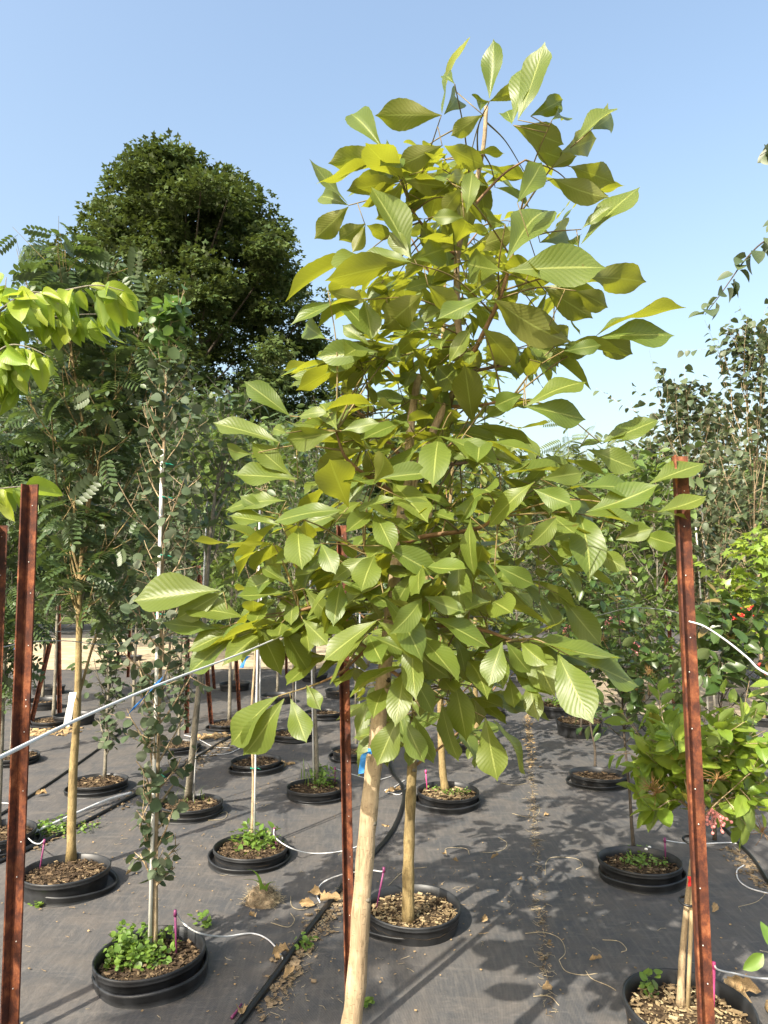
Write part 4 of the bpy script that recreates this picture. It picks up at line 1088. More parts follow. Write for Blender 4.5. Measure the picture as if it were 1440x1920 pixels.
# ------------------------------------------------------------------ trees on the right
for i, (px, Y, H, sp, lab) in enumerate([(1305, 8.6, 3.9, .55, 'upright heart leaved tree with white trunks behind the right rusty post'), (1425, 8.0, 4.35, .55, 'tallest upright heart leaved tree with bare whip tips against the sky'),
                                         (1215, 9.8, 3.3, .5, 'smaller heart leaved tree behind the outer hickory leaves'), (1360, 11.0, 4.0, .7, 'heart leaved tree filling the gap between two upright ones')]):
    sapling(120 + i, px, 1200, H, 'heart', sp, .18, lab, nprim=48, keep=.8, r0=0.022, bark_m='bark_pale', Y=Y, ang=24, step=0.075, sizes=(.07, .115))
for i, (px, Y) in enumerate([(1322, 8.5), (1335, 8.6)]):
    p = pt(px, 1200, Y)
    stake('pale bamboo stake supporting the upright heart leaved tree', p[0], Y, 0.0, 2.6, 0.012, 'white_stake', lean=(-.06, 0), group='pale bamboo stakes by the heart leaved trees')
for i, (px, Y, H, sp, k, lab) in enumerate([(1130, 11.5, 3.3, 1.0, 'willow', 'feathery pale green tree drooping beyond the right row'), (1205, 12.5, 3.2, .8, 'pinnl', 'feathery mid green tree behind the pair of bamboo poles'), (1030, 13.0, 3.2, .7, 'pale', 'sunlit cream and yellow leaved tree deep between the rows'),
                                            (970, 11, 3.4, .8, 'dark', 'dark leaved tree deep between the rows'), (900, 12, 3.6, .9, 'green', 'light green tree deep behind the hickory row'), (760, 11, 3.6, .9, 'pinn', 'feather leaved tree behind the hickory row'), (690, 13, 3.8, 1.0, 'ovate', 'glossy tree behind the rusty centre post')]):
    sapling(140 + i, px, 1200, H, k, sp, .22, lab, nprim=40, keep=.9, r0=0.022, Y=Y, step=0.1, sizes=(.24, .4) if k in ('willow', 'pinn', 'pinnl') else (.09, .14))
for i, (px, Y, H, sp) in enumerate([(1180, 9.0, 2.9, .55), (1235, 7.6, 2.75, .45), (1110, 8.4, 2.6, .5), (1395, 14, 3.3, 1.1), (1300, 15, 3.2, 1.1), (1450, 12, 3.4, 1.0), (1240, 16, 3.0, 1.1)]):
    sapling(150 + i, px, 1200, H, 'green', sp, .12, ['young green tree beside the leaning bamboo poles', 'young green tree just beyond the thin red post', 'young green tree behind the shrub with pink berries'][i] if i < 3 else 'broad green nursery tree behind the upright heart leaved trees', nprim=44, keep=.9, group='broad green trees behind the heart leaved ones', Y=Y, step=0.09, sizes=(.1, .16))

# the viburnum in the near right pot
def berries(root, base, pts, mat, r, rng, n=16, spread=0.03, name='berry_cluster'):
    for p in pts:
        b = MB()
        for j in range(n):
            c = np.asarray(p) - base + rng.normal(0, spread, 3) * np.array([1, 1, .7])
            V, F = lathe([(0.0005, -r), (r * .8, -r * .6), (r, 0), (r * .8, r * .6), (0.0005, r)], 6)
            b.add(V + c, F)
            b.add(*tube([c, np.asarray(p) - base - np.array([0, 0, -.035])], [0.0008], 3, cap=False))
        b.build(name, M[mat], root)
def seedheads(root, base, pts, rng, n=22, s=0.06):
    for p in pts:
        b = MB()
        for j in range(n):
            d = nrm(rng.normal(0, 1, 3) + np.array([0, 0, .6])) * s * rng.uniform(.5, 1.2)
            b.add(*tube([np.asarray(p) - base, np.asarray(p) - base + d * .6, np.asarray(p) - base + d + rng.normal(0, .008, 3)], [.0011, .0008], 3, cap=False))
        b.build('seed_head', M['seedhead'], root)
rg = np.random.default_rng(201)
b0 = gp(1276, 1885, 0.06); Y = b0[1]
path = [b0, pt(1279, 1800, Y), pt(1290, 1680, Y), pt(1303, 1580, Y), pt(1318, 1500, Y), pt(1330, 1410, Y)]
g = grow(rg, b0, 1.0, 0.015, 0.70, 0.36, 22, ang=62, up=0.7, twigs=4, step=0.04, path=path, prof=lambda u: 1.0 - .35 * u, ntop=6)
for tgt in ((1200, 1490), (1195, 1440), (1230, 1400), (1420, 1440), (1425, 1520), (1400, 1560), (1260, 1380), (1390, 1390), (1225, 1520), (1350, 1370), (1440, 1480)):
    s = path[3] + (path[5] - path[3]) * rg.uniform(0, .9); e = pt(tgt[0], tgt[1], Y + rg.uniform(-.28, .22)); m = (s + e) / 2 + np.array([0, 0, .05])
    E = smooth_path([s, m, e], 6); g[2].append((list(E), .004))
    for j in range(4, len(E)): g[3].extend([(E[j], nrm(E[j] - E[j - 1]))] * 3)
vib = plant(rg, 'viburnum_tree', 'small viburnum on a single stem with glossy yellow green leaves and pink berries', 'tree', b0, g, M['bark_pale'], M['viburnum'], OVATE4, (0.055, 0.10), droop=0.0, tilt=0.5, singles=290, keep=1.0)
berries(vib, b0, [pt(1345, 1545, Y - .2), pt(1335, 1535, Y - .2)], 'pinkberry', 0.006, rg, 12, .022)
seedheads(vib, b0, [pt(1222, 1478, Y - .1), pt(1230, 1490, Y - .1), pt(1345, 1460, Y - .2), pt(1430, 1560, Y - .1)], rg)
stake('bamboo cane tied to the viburnum stem with black ties', b0[0] + .012, b0[1] - .03, 0.05, 0.66, 0.008, 'bamboo', lean=(0.055, 0.0))
p = pt(1294, 1650, Y - .05)
ribbon('red tape wrapped round the viburnum cane', [p + np.array([0, -.014, .018]), p + np.array([0.003, -.016, 0]), p + np.array([0.0, -.014, -.016])], 0.032, 'red', name='red_tape', cat='tape')
for zz, lab in ((1690, 'lower'), (1575, 'upper')):
    p = pt(1290 if zz > 1600 else 1297, zz, Y - .02)
    a = np.linspace(0, 6.283, 12)
    line_thing('cable_tie', 'black cable tie holding the viburnum to its cane, %s one' % lab, 'cable tie', [p + np.array([.03 * math.cos(q), .03 * math.sin(q), .004 * math.sin(q)]) for q in a], .0045, 'pipe', k=2)

# dark glossy shrubs further down the right row
def shrub(seed, label, base, path, spread, leaf, tmpl, size, nprim, singles, bark_m='bark_dark', r0=0.011, t0=.62, ang=55, seeds=(), keep=.9, step=0.05):
    rg = np.random.default_rng(seed)
    g = grow(rg, base, 1.0, r0, t0, spread, nprim, ang=ang, up=.7, twigs=4, step=step, path=path, prof=lambda u: 1.0 - .3 * u)
    o = plant(rg, 'viburnum_shrub', label, 'shrub', base, g, M[bark_m], M[leaf], tmpl, size, droop=.45, tilt=.5, singles=singles, keep=keep)
    if seeds: seedheads(o, base, seeds, rg, 18, .05)
    return o
b0 = gp(1188, 1590, 0.05); Y = b0[1]
shrub(211, 'dark glossy shrub on a thin crooked stem in the pot with mushrooms', b0, [b0, pt(1184, 1540, Y), pt(1181, 1490, Y), pt(1174, 1420, Y), pt(1168, 1340, Y), pt(1165, 1260, Y), pt(1160, 1150, Y)], .34, 'glossy', OVATE, (.06, .10), 26, 250, seeds=[pt(1170, 1290, Y - .2), pt(1200, 1300, Y - .2), pt(1130, 1200, Y - .2), pt(1215, 1260, Y - .1)], t0=.55)
b0 = gp(1116, 1440, 0.05); Y = b0[1]
shrub(212, 'dark glossy shrub with pink berries on a bent stem before the tall pots', b0, [b0, pt(1115, 1400, Y), pt(1106, 1350, Y), pt(1100, 1250, Y), pt(1095, 1150, Y), pt(1090, 1060, Y)], .42, 'glossy', OVATE, (.065, .11), 26, 150, seeds=[pt(1080, 1180, Y - .2), pt(1120, 1230, Y - .2)])
b0 = gp(1340, 1575, 0.02); Y = b0[1]
sh = shrub(213, 'open shrub with large glossy leaves and dark forked limbs behind the right rusty post', b0, [b0, pt(1340, 1480, Y), pt(1343, 1380, Y), pt(1355, 1300, Y), pt(1365, 1220, Y), pt(1372, 1160, Y)], .40, 'glossy', OVATE4, (.09, .15), 18, 200, t0=.45, keep=.8)
b0 = gp(1475, 1480, 0.02); Y = b0[1]
sh = shrub(214, 'shrub with lobed light leaves and red fruit clusters at the right end', b0, [b0, pt(1470, 1380, Y), pt(1460, 1250, Y), pt(1450, 1150, Y), pt(1440, 1040, Y)], .55, 'viburnum', STAR, (.06, .10), 30, 200, t0=.4)
rg = np.random.default_rng(215)
berries(sh, b0, [pt(1378, 1158, Y - .25), pt(1395, 1165, Y - .3), pt(1410, 1145, Y - .3), pt(1385, 1172, Y - .3), pt(1438, 1250, Y - .3)], 'berry', .011, rg, 26, .035)
b0 = gp(1088, 1385, 0.0); b0 = gp(1088, 1378, 0.13); Y = b0[1]
sh = shrub(216, 'grassy topped shrub with red flowers rising from the tall black pot', b0, [b0, pt(1094, 1300, Y), pt(1098, 1230, Y), pt(1105, 1150, Y), pt(1108, 1080, Y)], .55, 'glossy', OVATE, (.07, .12), 22, 0, t0=.35)
berries(sh, b0, [pt(1147, 1168, Y - .3), pt(1163, 1170, Y - .3), pt(1068, 1178, Y - .3), pt(1193, 1217, Y - .3), pt(1152, 1162, Y - .3)], 'pinkberry', .012, rg, 22, .035)
# pair of bamboo poles with blue ribbons beyond
for i, (a, b_) in enumerate((((1168, 1020), (1196, 1262)), ((1176, 1020), (1206, 1268)))):
    Y = 9.6
    t = pt(*a, Y); bt = pt(*b_, Y); bt[2] = 0
    r = thing('bamboo_pole', ('left' if i == 0 else 'right') + ' pole of the leaning pale bamboo pair with blue ribbons', 'stake', tuple(bt))
    MB().add(*tube([np.zeros(3), (t - bt) * .5, t - bt], [.022, .016], 7)).build('rod', M['bamboo'], r)
for (px, py, dx, dy) in ((1172, 1105, -8, 30), (1190, 1120, 8, 25)):
    ribbon('light blue ribbon tied to a bamboo pole', [pt(px, py, 9.55), pt(px + dx * .3, py + dy * .4, 9.53), pt(px + dx, py + dy, 9.55)], .05, 'blue', name='ribbon', group='light blue ribbons on the bamboo poles')

# tree standing outside the picture on the right, whose twig tips reach in
def twig_tree(name, label, base, trunk, twigs, mat, tmpl, size, rng, bark_m, droop=.8, step=.05, extra=0, tilt=.5, cat='tree', tr=(0.025, 0.012)):
    base = np.asarray(base, float)
    root = thing(name, label, cat, tuple(base))
    MB().add(*tube(smooth_path(trunk, 6) - base, tr, 10, rough=.04)).build('trunk', M[bark_m], root)
    mes = [MB().addnp(*t).mesh('leaf', M[mat]) for t in tmpl]
    cnt = 0
    for tw, r in twigs:
        P = smooth_path(tw, 8)
        MB().add(*tube(P - base, [r, .0012], 5)).build('branch', M[bark_m], root)
        sl = np.concatenate([[0], np.cumsum(np.linalg.norm(np.diff(P, axis=0), axis=1))])
        for s in np.arange(sl[-1] * .15, sl[-1] + 1e-6, step):
            p = np.array([np.interp(s, sl, P[:, k]) for k in range(3)])
            i = min(len(P) - 2, int(np.searchsorted(sl, s))); ax = nrm(P[i + 1] - P[i])
            sd = rng.normal(0, 1, 3); sd = nrm(sd - ax * np.dot(sd, ax))
            d = nrm(ax * .5 + sd * .7 + np.array([0, 0, -droop]) + rng.normal(0, .25, 3))
            nn = nrm(np.array([0, -.5, .8]) - ax * .2 + rng.normal(0, tilt, 3))
            l = rng.uniform(*size)
            o = obj('leaf', mes[cnt % len(mes)], root)
            o.matrix_local = leaf_matrix(p - base + d * l * .12, d, nn, l, l * rng.uniform(.85, 1.1))
            cnt += 1
    return root
rg = np.random.default_rng(301)
b0 = np.array([2.35, 3.0, 0.0])
twig_tree('linden_tree', 'drooping twig tips with heart shaped leaves reaching in against the sky', b0, [b0, b0 + [0, 0, 1.2], b0 + [-.03, 0, 2.4], b0 + [0, 0, 3.6]], [
    ([b0 + [-.03, 0, 2.3], pt(1560, 470, 3.0), pt(1470, 440, 2.95), pt(1430, 455, 2.9), pt(1395, 490, 2.88), pt(1370, 525, 2.86), pt(1345, 560, 2.85), pt(1322, 590, 2.85)], .006),
    ([b0 + [0, 0, 2.9], pt(1560, 240, 3.0), pt(1480, 260, 2.95), pt(1425, 292, 2.9)], .005),
    ([b0 + [0, 0, 2.6], pt(1600, 420, 3.1), pt(1500, 400, 3.05), pt(1450, 420, 3.0)], .005)], 'katsura', [HEART, leaf_tmpl(w_profile(0.40, 0.34, 0.08, 0.55, 0.9), 6, 2, .6, .5)], (.055, .085), rg, 'bark_dark', droop=.35, step=.026, tilt=1.1)
# yellow-green tree standing outside the picture on the left
rg = np.random.default_rng(302)
b0 = np.array([-1.72, 2.25, 0.0])
def yb(l, Y): return [pt(a, b, Y + dy) for a, b, dy in l]
twig_tree('redbud_tree', 'yellow green branches with hanging pointed leaves reaching in past the left rusty post', b0, [b0, b0 + [.03, 0, 1.0], b0 + [0, 0, 2.0], b0 + [.04, 0, 2.9]], [
    ([b0 + [.02, 0, 2.2]] + yb([(-120, 640, 0), (0, 590, 0), (60, 555, -.02), (120, 545, -.03), (180, 535, -.05), (232, 545, -.05)], 2.1), .007),
    ([b0 + [.02, 0, 2.0]] + yb([(-120, 690, 0), (-20, 600, -.1), (30, 560, -.1), (70, 548, -.12), (110, 570, -.12)], 2.1), .006),
    ([b0 + [.02, 0, 1.9]] + yb([(-130, 740, 0), (-40, 660, 0), (20, 625, 0), (70, 600, 0), (150, 590, 0), (215, 590, .02)], 2.15), .006),
    ([b0 + [.02, 0, 1.9]] + yb([(-130, 760, 0), (-40, 690, -.1), (10, 650, -.1), (50, 650, -.1), (95, 670, -.1)], 2.1), .005),
    ([b0 + [.02, 0, 1.8]] + yb([(-130, 790, 0), (-60, 720, 0), (-10, 700, 0), (30, 720, 0)], 2.1), .005),
    ([b0 + [.02, 0, 1.75]] + yb([(-130, 770, 0), (-50, 680, -.05), (0, 660, -.05), (40, 690, -.05)], 2.1), .005),
    ([b0 + [.02, 0, 1.35]] + yb([(-120, 960, 0), (-50, 925, 0), (10, 915, 0), (48, 912, 0)], 1.95), .005),
    ([b0 + [.02, 0, 2.3]] + yb([(-100, 620, 0), (-30, 600, 0), (5, 560, 0), (12, 520, 0)], 2.1), .004)], 'yellow', YELL, (.06, .11), rg, 'bark_grey', droop=.95, step=.014, tilt=.8)
rg = np.random.default_rng(304)
b0 = np.array([-2.35, 0.45, 0.0])
g = grow(rg, b0, 3.2, 0.024, 0.35, 0.42, 30, ang=42, up=0.9, twigs=4, step=0.08)
plant(rg, 'locust_tree', 'locust outside the picture whose streaky shadow falls across the left pots', 'tree', b0, g, M['bark_olive'], M['locust'], PINN, (0.12, 0.21), droop=0.4)
# sprig of a plant just outside the picture, low on the right
rg = np.random.default_rng(303)
b0 = np.array([1.62, 2.45, 0.0])
twig_tree('low_shrub', 'single light green sprig poking in beside the near right pot', b0, [b0, b0 + [0, 0, .25], b0 + [-.02, 0, .55]], [([b0 + [-.01, 0, .4], pt(1500, 1800, 2.4), pt(1450, 1788, 2.38), pt(1425, 1782, 2.36)], .003), ([b0 + [-.01, 0, .3], pt(1500, 1830, 2.4), pt(1450, 1820, 2.38)], .003)], 'weed', OVATE4, (.07, .09), rg, 'bark_grey', droop=.1, step=.05, cat='shrub', tr=(.008, .004))

# ------------------------------------------------------------------ rusty posts
def post_px(label, top, base_xy, Y, **kw):
    t = pt(top[0], top[1], Y); b = pt(base_xy[0], base_xy[1], Y)
    b = t + (b - t) * (t[2] / (t[2] - b[2]))
    return rust_post(label, b, t, **kw)
post_px('bright rusty orange angle post in front of the brown trunked locust', (58, 908), (20, 1920), 1.72, w=0.031, rot=-0.32)
post_px('dark rusty angle post standing close to the viburnum', (1276, 855), (1326, 1920), 1.60, w=0.034, rot=-0.18)
post_px('rusty post right behind the pale hickory trunk', (641, 985), (657, 1850), 2.62, w=0.031, rot=-0.32)
post_px('dark post at the left edge in the shadow', (4, 985), (-14, 1500), 2.55, w=0.032, rot=.2)
post_px('thin red post by itself beyond the right row', (1246, 1028), (1266, 1335), 8.6, w=.05, rot=.1)
POSTG = 'thin dark posts among the far left saplings'
for (tx, ty, bx, by) in ((109, 1080, 112, 1340), (94, 1205, 57, 1362), (372, 1060, 397, 1366), (441, 1200, 449, 1338), (245, 1130, 240, 1270), (395, 1200, 402, 1292), (352, 1150, 350, 1375), (537, 1150, 537, 1267), (906, 1180, 913, 1345), (228, 1180, 216, 1262)):
    gpb = gp(bx, by); Y = gpb[1]
    rust_post({94: 'dark post leaning sideways beside the left bright rusty post', 372: 'dark post leaning over the leaf strewn pot behind the grey trunk', 906: 'thin red post beside the fourth hickory trunk'}.get(tx, 'thin dark rusty post among the far saplings'), gpb, pt(tx, ty, Y), w=.045, rot=.2, group=POSTG)

# ------------------------------------------------------------------ wires
line_thing('trellis_wire', 'thick pale wire running past the left rusty post to the centre post', 'wire', [pt(-60, 1447, .50), pt(0, 1420, .55), pt(150, 1347, .75), pt(300, 1283, 1.0), pt(460, 1222, 1.45), pt(560, 1180, 2.05), pt(645, 1152, 2.6)], .0017, 'white_tube')
line_thing('trellis_wire', 'wire running from the centre post through the hickory leaves', 'wire', [pt(645, 1152, 2.6), pt(800, 1150, 3.6), pt(900, 1148, 4.6), pt(1000, 1150, 5.5)], .0023, 'wire')
line_thing('trellis_wire', 'pale wire curving down from the dark right post', 'wire', [pt(1292, 1165, 1.575), pt(1320, 1174, 1.54), pt(1360, 1200, 1.4), pt(1400, 1232, 1.25), pt(1428, 1258, 1.1), pt(1500, 1290, .95)], .0019, 'white_tube')
line_thing('trellis_wire', 'thin arched wire behind the dark right post', 'wire', [pt(1280, 1152, 1.64), pt(1240, 1143, 2.2), pt(1180, 1140, 2.9), pt(1130, 1152, 3.4), pt(1080, 1165, 3.9)], .0018, 'wire')
line_thing('trellis_wire', 'thin sagging wire passing the brown trunked locust', 'wire', [pt(-30, 1222, 2.6), pt(55, 1204, 2.8), pt(130, 1202, 3.3), pt(200, 1208, 3.9), pt(300, 1196, 4.8), pt(400, 1190, 6.2), pt(480, 1180, 7.5)], .0023, 'wire')
line_thing('trellis_wire', 'far straight wire behind the left saplings', 'wire', [pt(-30, 1188, 5.0), pt(150, 1183, 6.0), pt(300, 1178, 8.0)], .003, 'wire')

# ------------------------------------------------------------------ irrigation on the ground
def ground_line(pxs, z=0.012): return [gp(a, b, z) for a, b in pxs]
line_thing('irrigation_pipe', 'black irrigation pipe snaking from the bottom edge past the second hickory', 'pipe', ground_line([(420, 1955), (450, 1915), (505, 1843), (560, 1767), (615, 1695), (660, 1640), (700, 1600), (730, 1565), (748, 1530), (757, 1495), (752, 1470), (735, 1448), (728, 1420)], .014), .0125, 'pipe', n=10)
line_thing('irrigation_pipe', 'dark irrigation pipe behind the brown trunked locust', 'pipe', ground_line([(-40, 1632), (60, 1588), (150, 1545), (240, 1497), (300, 1460), (345, 1435), (400, 1400), (450, 1370)], .012), .011, 'pipe', n=8)
line_thing('irrigation_pipe', 'black irrigation pipe beside the right row', 'pipe', ground_line([(1475, 1700), (1440, 1652), (1412, 1610), (1384, 1580), (1340, 1530), (1280, 1450), (1230, 1390), (1200, 1360)], .012), .011, 'pipe', n=8)
line_thing('irrigation_pipe', 'thin black pipe behind the far left posts', 'pipe', ground_line([(-20, 1540), (60, 1490), (120, 1450), (190, 1400), (250, 1355)], .01), .009, 'pipe', n=6)
line_thing('water_hose', 'white hose lying along the dark pipe behind the locust', 'hose', ground_line([(-40, 1618), (40, 1572), (120, 1535), (200, 1500), (246, 1486)], .03), .009, 'white_tube', n=8)
def tubeline(label, pxs, z=.007): return line_thing('drip_tube', label, 'tube', ground_line(pxs, z), .0034, 'white_tube', 'white drip tubes')
# drip stakes and their tubes
p = gp(331, 1790, .05); emitter('purple drip stake in the clover filled pot', p[0], p[1], .045, [gp(345, 1732, .14), gp(375, 1750, .13), gp(420, 1756, .03), gp(470, 1750, .006), gp(500, 1760, .006), gp(520, 1780, .006), gp(532, 1800, .006)], lean=(-.01, 0), h=.17, tube_label='white drip tube from the clover pot to the black pipe')
p = gp(519, 1588, .05); emitter('purple drip stake in the leafy weed pot', p[0], p[1], .04, [gp(516, 1570, .11), gp(545, 1590, .08), gp(585, 1600, .01), gp(640, 1596, .006), gp(690, 1580, .006)], lean=(-.02, .02), h=.1, tube_label='white drip tube curving from the leafy weed pot')
p = gp(706, 1700, .05); emitter('purple drip stake leaning in the wood chip pot', p[0], p[1], .045, [gp(716, 1634, .19), gp(690, 1632, .14), gp(640, 1640, .08), gp(605, 1655, .02), gp(594, 1675, .006), gp(600, 1692, .006)], lean=(.035, .01), h=.17, tube_label='white drip tube looping behind the pale trunk')
p = gp(1248, 1615, .05); emitter('purple drip stake in the mushroom pot', p[0], p[1], .045, [gp(1250, 1576, .14), gp(1300, 1582, .06), gp(1370, 1580, .01), gp(1390, 1585, .01)], lean=(0, 0), h=.12, tube_label='white drip tube running right from the mushroom pot')
p = gp(1338, 1895, .06); emitter('bright pink drip stake in the viburnum pot', p[0], p[1], .055, [gp(1346, 1818, .20), gp(1380, 1826, .14), gp(1420, 1834, .05), gp(1470, 1836, .01)], mat='pink', lean=(.008, 0), h=.16, tube_label='white drip tube leaving the viburnum pot')
p = gp(801, 1482, .05); emitter('pink drip stake in the third hickory pot', p[0], p[1], .045, mat='pink', lean=(-.01, 0), h=.14)
p = gp(628, 1470, .05); emitter('purple drip stake in the grassy weed pot', p[0], p[1], .045, [gp(632, 1442, .12), gp(655, 1450, .08), gp(690, 1460, .01), gp(710, 1462, .008), gp(735, 1455, .008)], lean=(0, 0), h=.12, tube_label='white drip tube passing behind the centre post')
p = gp(74, 1632, .07); emitter('purple drip stake at the back of the locust pot', p[0], p[1], .06, [gp(74, 1582, .16), gp(60, 1578, .1), gp(45, 1560, .01), gp(38, 1535, .006), gp(20, 1508, .006), gp(-20, 1506, .006)], lean=(.01, .02), h=.15, tube_label='white drip tube behind the left rusty post')
tubeline('white drip tube zigzagging beside the black pipe', [(760, 1462), (735, 1478), (722, 1482), (748, 1490), (760, 1478)])
tubeline('white drip tube curled beside the right pipe', [(1395, 1622), (1382, 1632), (1385, 1650), (1405, 1665), (1440, 1675)])
tubeline('white drip tube across the fabric behind the leaning grey trunk', [(345, 1378), (370, 1385), (400, 1400), (430, 1402)])
tubeline('white drip tube near the dead leaf pile', [(370, 1418), (400, 1415), (430, 1412), (455, 1400)])
p = gp(435, 1925, .0)
sp = MB().add(*tube([[0, 0, 0.006], [.01, .03, .008], [.022, .075, .012]], [.006, .004], 6)).build('drip_stake', M['purple']); sp.location = tuple(gp(434, 1912, 0.0)); tag(sp, 'loose purple drip stake lying at the edge of the fabric', 'drip stake')

# ------------------------------------------------------------------ ribbons and tags
Y = 2.93
ribbon('bright blue ribbon tied to the aspen stake, hanging left', [pt(297, 1276, Y), pt(288, 1290, Y - .03), pt(265, 1312, Y - .05), pt(246, 1334, Y - .05)], .05, 'blue', side=(.65, 0, .6))
p = pt(694, 1412, 1.95)
ribbon('small blue ribbon tied round the pale hickory trunk', [p + [-.0, .02, 0], p + [-.016, -.005, -.003], p + [-.02, -.01, -.025], p + [-.024, -.012, -.05]], .016, 'blue', side=(.9, .3, 0.1))
ribbon('small blue ribbon wrapped flat on the pale hickory trunk', [pt(690, 1408, 1.972), pt(697, 1409, 1.966), pt(704, 1408, 1.975)], .014, 'blue', side=(0, 0, 1))
Yw = gp(133, 1618, 0.06)[1] - .05
ribbon('long white tag hanging from the brown locust trunk', [pt(137, 1298, Yw), pt(134, 1312, Yw - .02), pt(130, 1335, Yw - .02), pt(124, 1362, Yw - .02)], .036, 'white', name='plant_tag', cat='tag')
ribbon('blue ribbon on a sapling by the far left road', [pt(36, 1204, 6.2), pt(28, 1212, 6.2), pt(21, 1222, 6.2)], .05, 'blue')
ribbon('blue ribbon tied on a thin white rod in mid row', [pt(466, 1230, 5.6), pt(458, 1238, 5.6), pt(453, 1252, 5.6)], .03, 'blue')
p = gp(146, 1612, .07)
pl = MB().add(*box([0, 0, .02], [.022, .002, .045])).build('plant_label', M['white'], smooth=False); pl.location = (p[0], p[1], .065); pl.rotation_euler = (-.25, 0, .1); tag(pl, 'little white label stuck in the locust pot', 'plant label')

# ------------------------------------------------------------------ weeds
p = gp(262, 1790, .05); weeds('bright green clover filling the left half of the aspen pot', p[0], p[1], .15, .045, 520, .024, 401, .07)
p = gp(240, 1778, .05); weeds('low clover tuft at the back of the aspen pot', p[0], p[1] + .05, .09, .045, 160, .022, 402, .06)
p = gp(478, 1583, .05); weeds('leafy weeds crowding the slim sapling pot', p[0], p[1], .15, .04, 130, .05, 403, .10, tm=OVATE)
p = gp(594, 1470, .05); weeds('mixed weeds in the grassy pot', p[0], p[1], .15, .04, 160, .04, 404, .12, tm=OVATE)
p = gp(1205, 1610, .05); weeds('tiny green moss plants in the mushroom pot', p[0], p[1], .15, .045, 240, .018, 405, .03)
p = gp(120, 1440, .0); weeds('weeds growing along the pipe behind the locust', *(gp(120, 1556)[:2]), .22, .0, 260, .022, 406, .05)
weeds('green moss on the soil of the far left pot', *gp(24, 1412, .05)[:2], .16, .045, 160, .02, 407, .02)
weeds('pale weeds in the last pot of the hickory row', *gp(912, 1322, .05)[:2], .18, .045, 260, .03, 408, .06)
weeds('small weed sprig at the foot of the aspen pot', *gp(258, 1832)[:2], .05, .0, 26, .026, 409, .04)
weeds('three leaved weed at the right of the aspen pot', *gp(378, 1738)[:2], .05, .01, 24, .028, 410, .05)
weeds('weed sprig squeezed out beside the locust pot', *gp(70, 1700)[:2], .05, .0, 24, .026, 411, .03)
weeds('little weed beside the black pipe', *gp(572, 1780)[:2], .04, .0, 26, .022, 412, .05)
weeds('tiny weed by the pale hickory trunk', *gp(678, 1890)[:2], .035, .0, 22, .024, 413, .04)
weeds('yellow green weed seedling in the viburnum pot', *gp(1222, 1872, .06)[:2], .035, .06, 26, .03, 414, .09)
weeds('pale moss on the soil of the third hickory pot', *gp(838, 1482, .05)[:2], .17, .05, 200, .016, 415, .015)
weeds('fine grassy weeds in the wide pot behind', *(np.array(gp(1062, 1352)[:2]) + [-.02, .25]), .17, .14, 240, .03, 416, .06)
def blades(name, label, x, y, z, n, h, seed, mat='weed', spread=.03, w=.004, lean=.5, cat='weeds', curl=.6):
    rg = np.random.default_rng(seed); b = MB()
    for i in range(n):
        a = rg.uniform(0, 6.283); o = np.array([math.cos(a), math.sin(a), 0]); hh = h * rg.uniform(.5, 1.1)
        s = rg.normal(0, spread, 3) * np.array([1, 1, 0]); sd = np.array([-math.sin(a), math.cos(a), 0])
        P = [s + o * lean * hh * t ** 2 + np.array([0, 0, hh * (t - curl * .5 * t ** 3)]) for t in np.linspace(0, 1, 7)]
        V, F = [], []
        for j, p in enumerate(P):
            ww = w * (1 - (j / 6) ** 2) + .0004; V += [p - sd * ww, p + sd * ww]
        F = [[2 * j, 2 * j + 1, 2 * j + 3, 2 * j + 2] for j in range(6)]
        b.add(np.array(V), F)
    o = b.build(name, M[mat]); o.location = (x, y, z)
    return tag(o, label, cat, kind='stuff')
p = gp(592, 1466, .05); blades('grass_tuft', 'tall thin grass in the weedy pot by the centre post', p[0], p[1], .045, 26, .22, 421, spread=.05, w=.003)
p = gp(362, 1498, .05); blades('grass_tuft', 'few grass blades in the pot of the leaning trunk', p[0], p[1], .045, 20, .12, 422, spread=.06, w=.0025)
# the grassy mound growing through the fabric
p = gp(492, 1690)
mound = thing('weed_mound', 'straw coloured dead weed mound with a curling green blade on the fabric', 'weed mound', (p[0], p[1], 0))
rg = np.random.default_rng(431)
V, F = lathe([(.085, .0), (.075, .025), (.05, .055), (.02, .075), (.001, .078)], 22); V *= 1 + rg.uniform(-.08, .08, (len(V), 1)); MB().add(V, F).build('root_ball', M['debris'], mound)
b = MB()
for i in range(420):
    a = rg.uniform(0, 6.283); r = .10 * math.sqrt(rg.random()); c = np.array([math.cos(a) * r, math.sin(a) * r, .07 * max(0, 1 - (r / .095) ** 2) + .006])
    d = nrm(rg.normal(0, 1, 3) * [1, 1, .35]) * rg.uniform(.015, .045); b.add(*tube([c, c + d * .5 + rg.normal(0, .003, 3), c + d], [.0009, .0005], 3, cap=False))
o = b.build('straw', M['straw'], mound); o['kind'] = 'stuff'
for (dx, h, bend) in ((0.0, .17, -.07), (0.015, .10, -.10), (.02, .08, .05)):
    P = [np.array([dx + bend * t ** 2, -.03 - .02 * t, .06 + h * (t - .35 * t ** 3)]) for t in np.linspace(0, 1, 9)]
    V = []
    for j, q in enumerate(P): ww = .008 * (1 - (j / 8) ** 2) + .0005; V += [q + [-ww, 0, .002], q, q + [ww, 0, .002]]
    F = []
    for j in range(8): F += [[3 * j, 3 * j + 1, 3 * j + 4, 3 * j + 3], [3 * j + 1, 3 * j + 2, 3 * j + 5, 3 * j + 4]]
    MB().add(np.array(V), F).build('blade', M['weed'], mound)
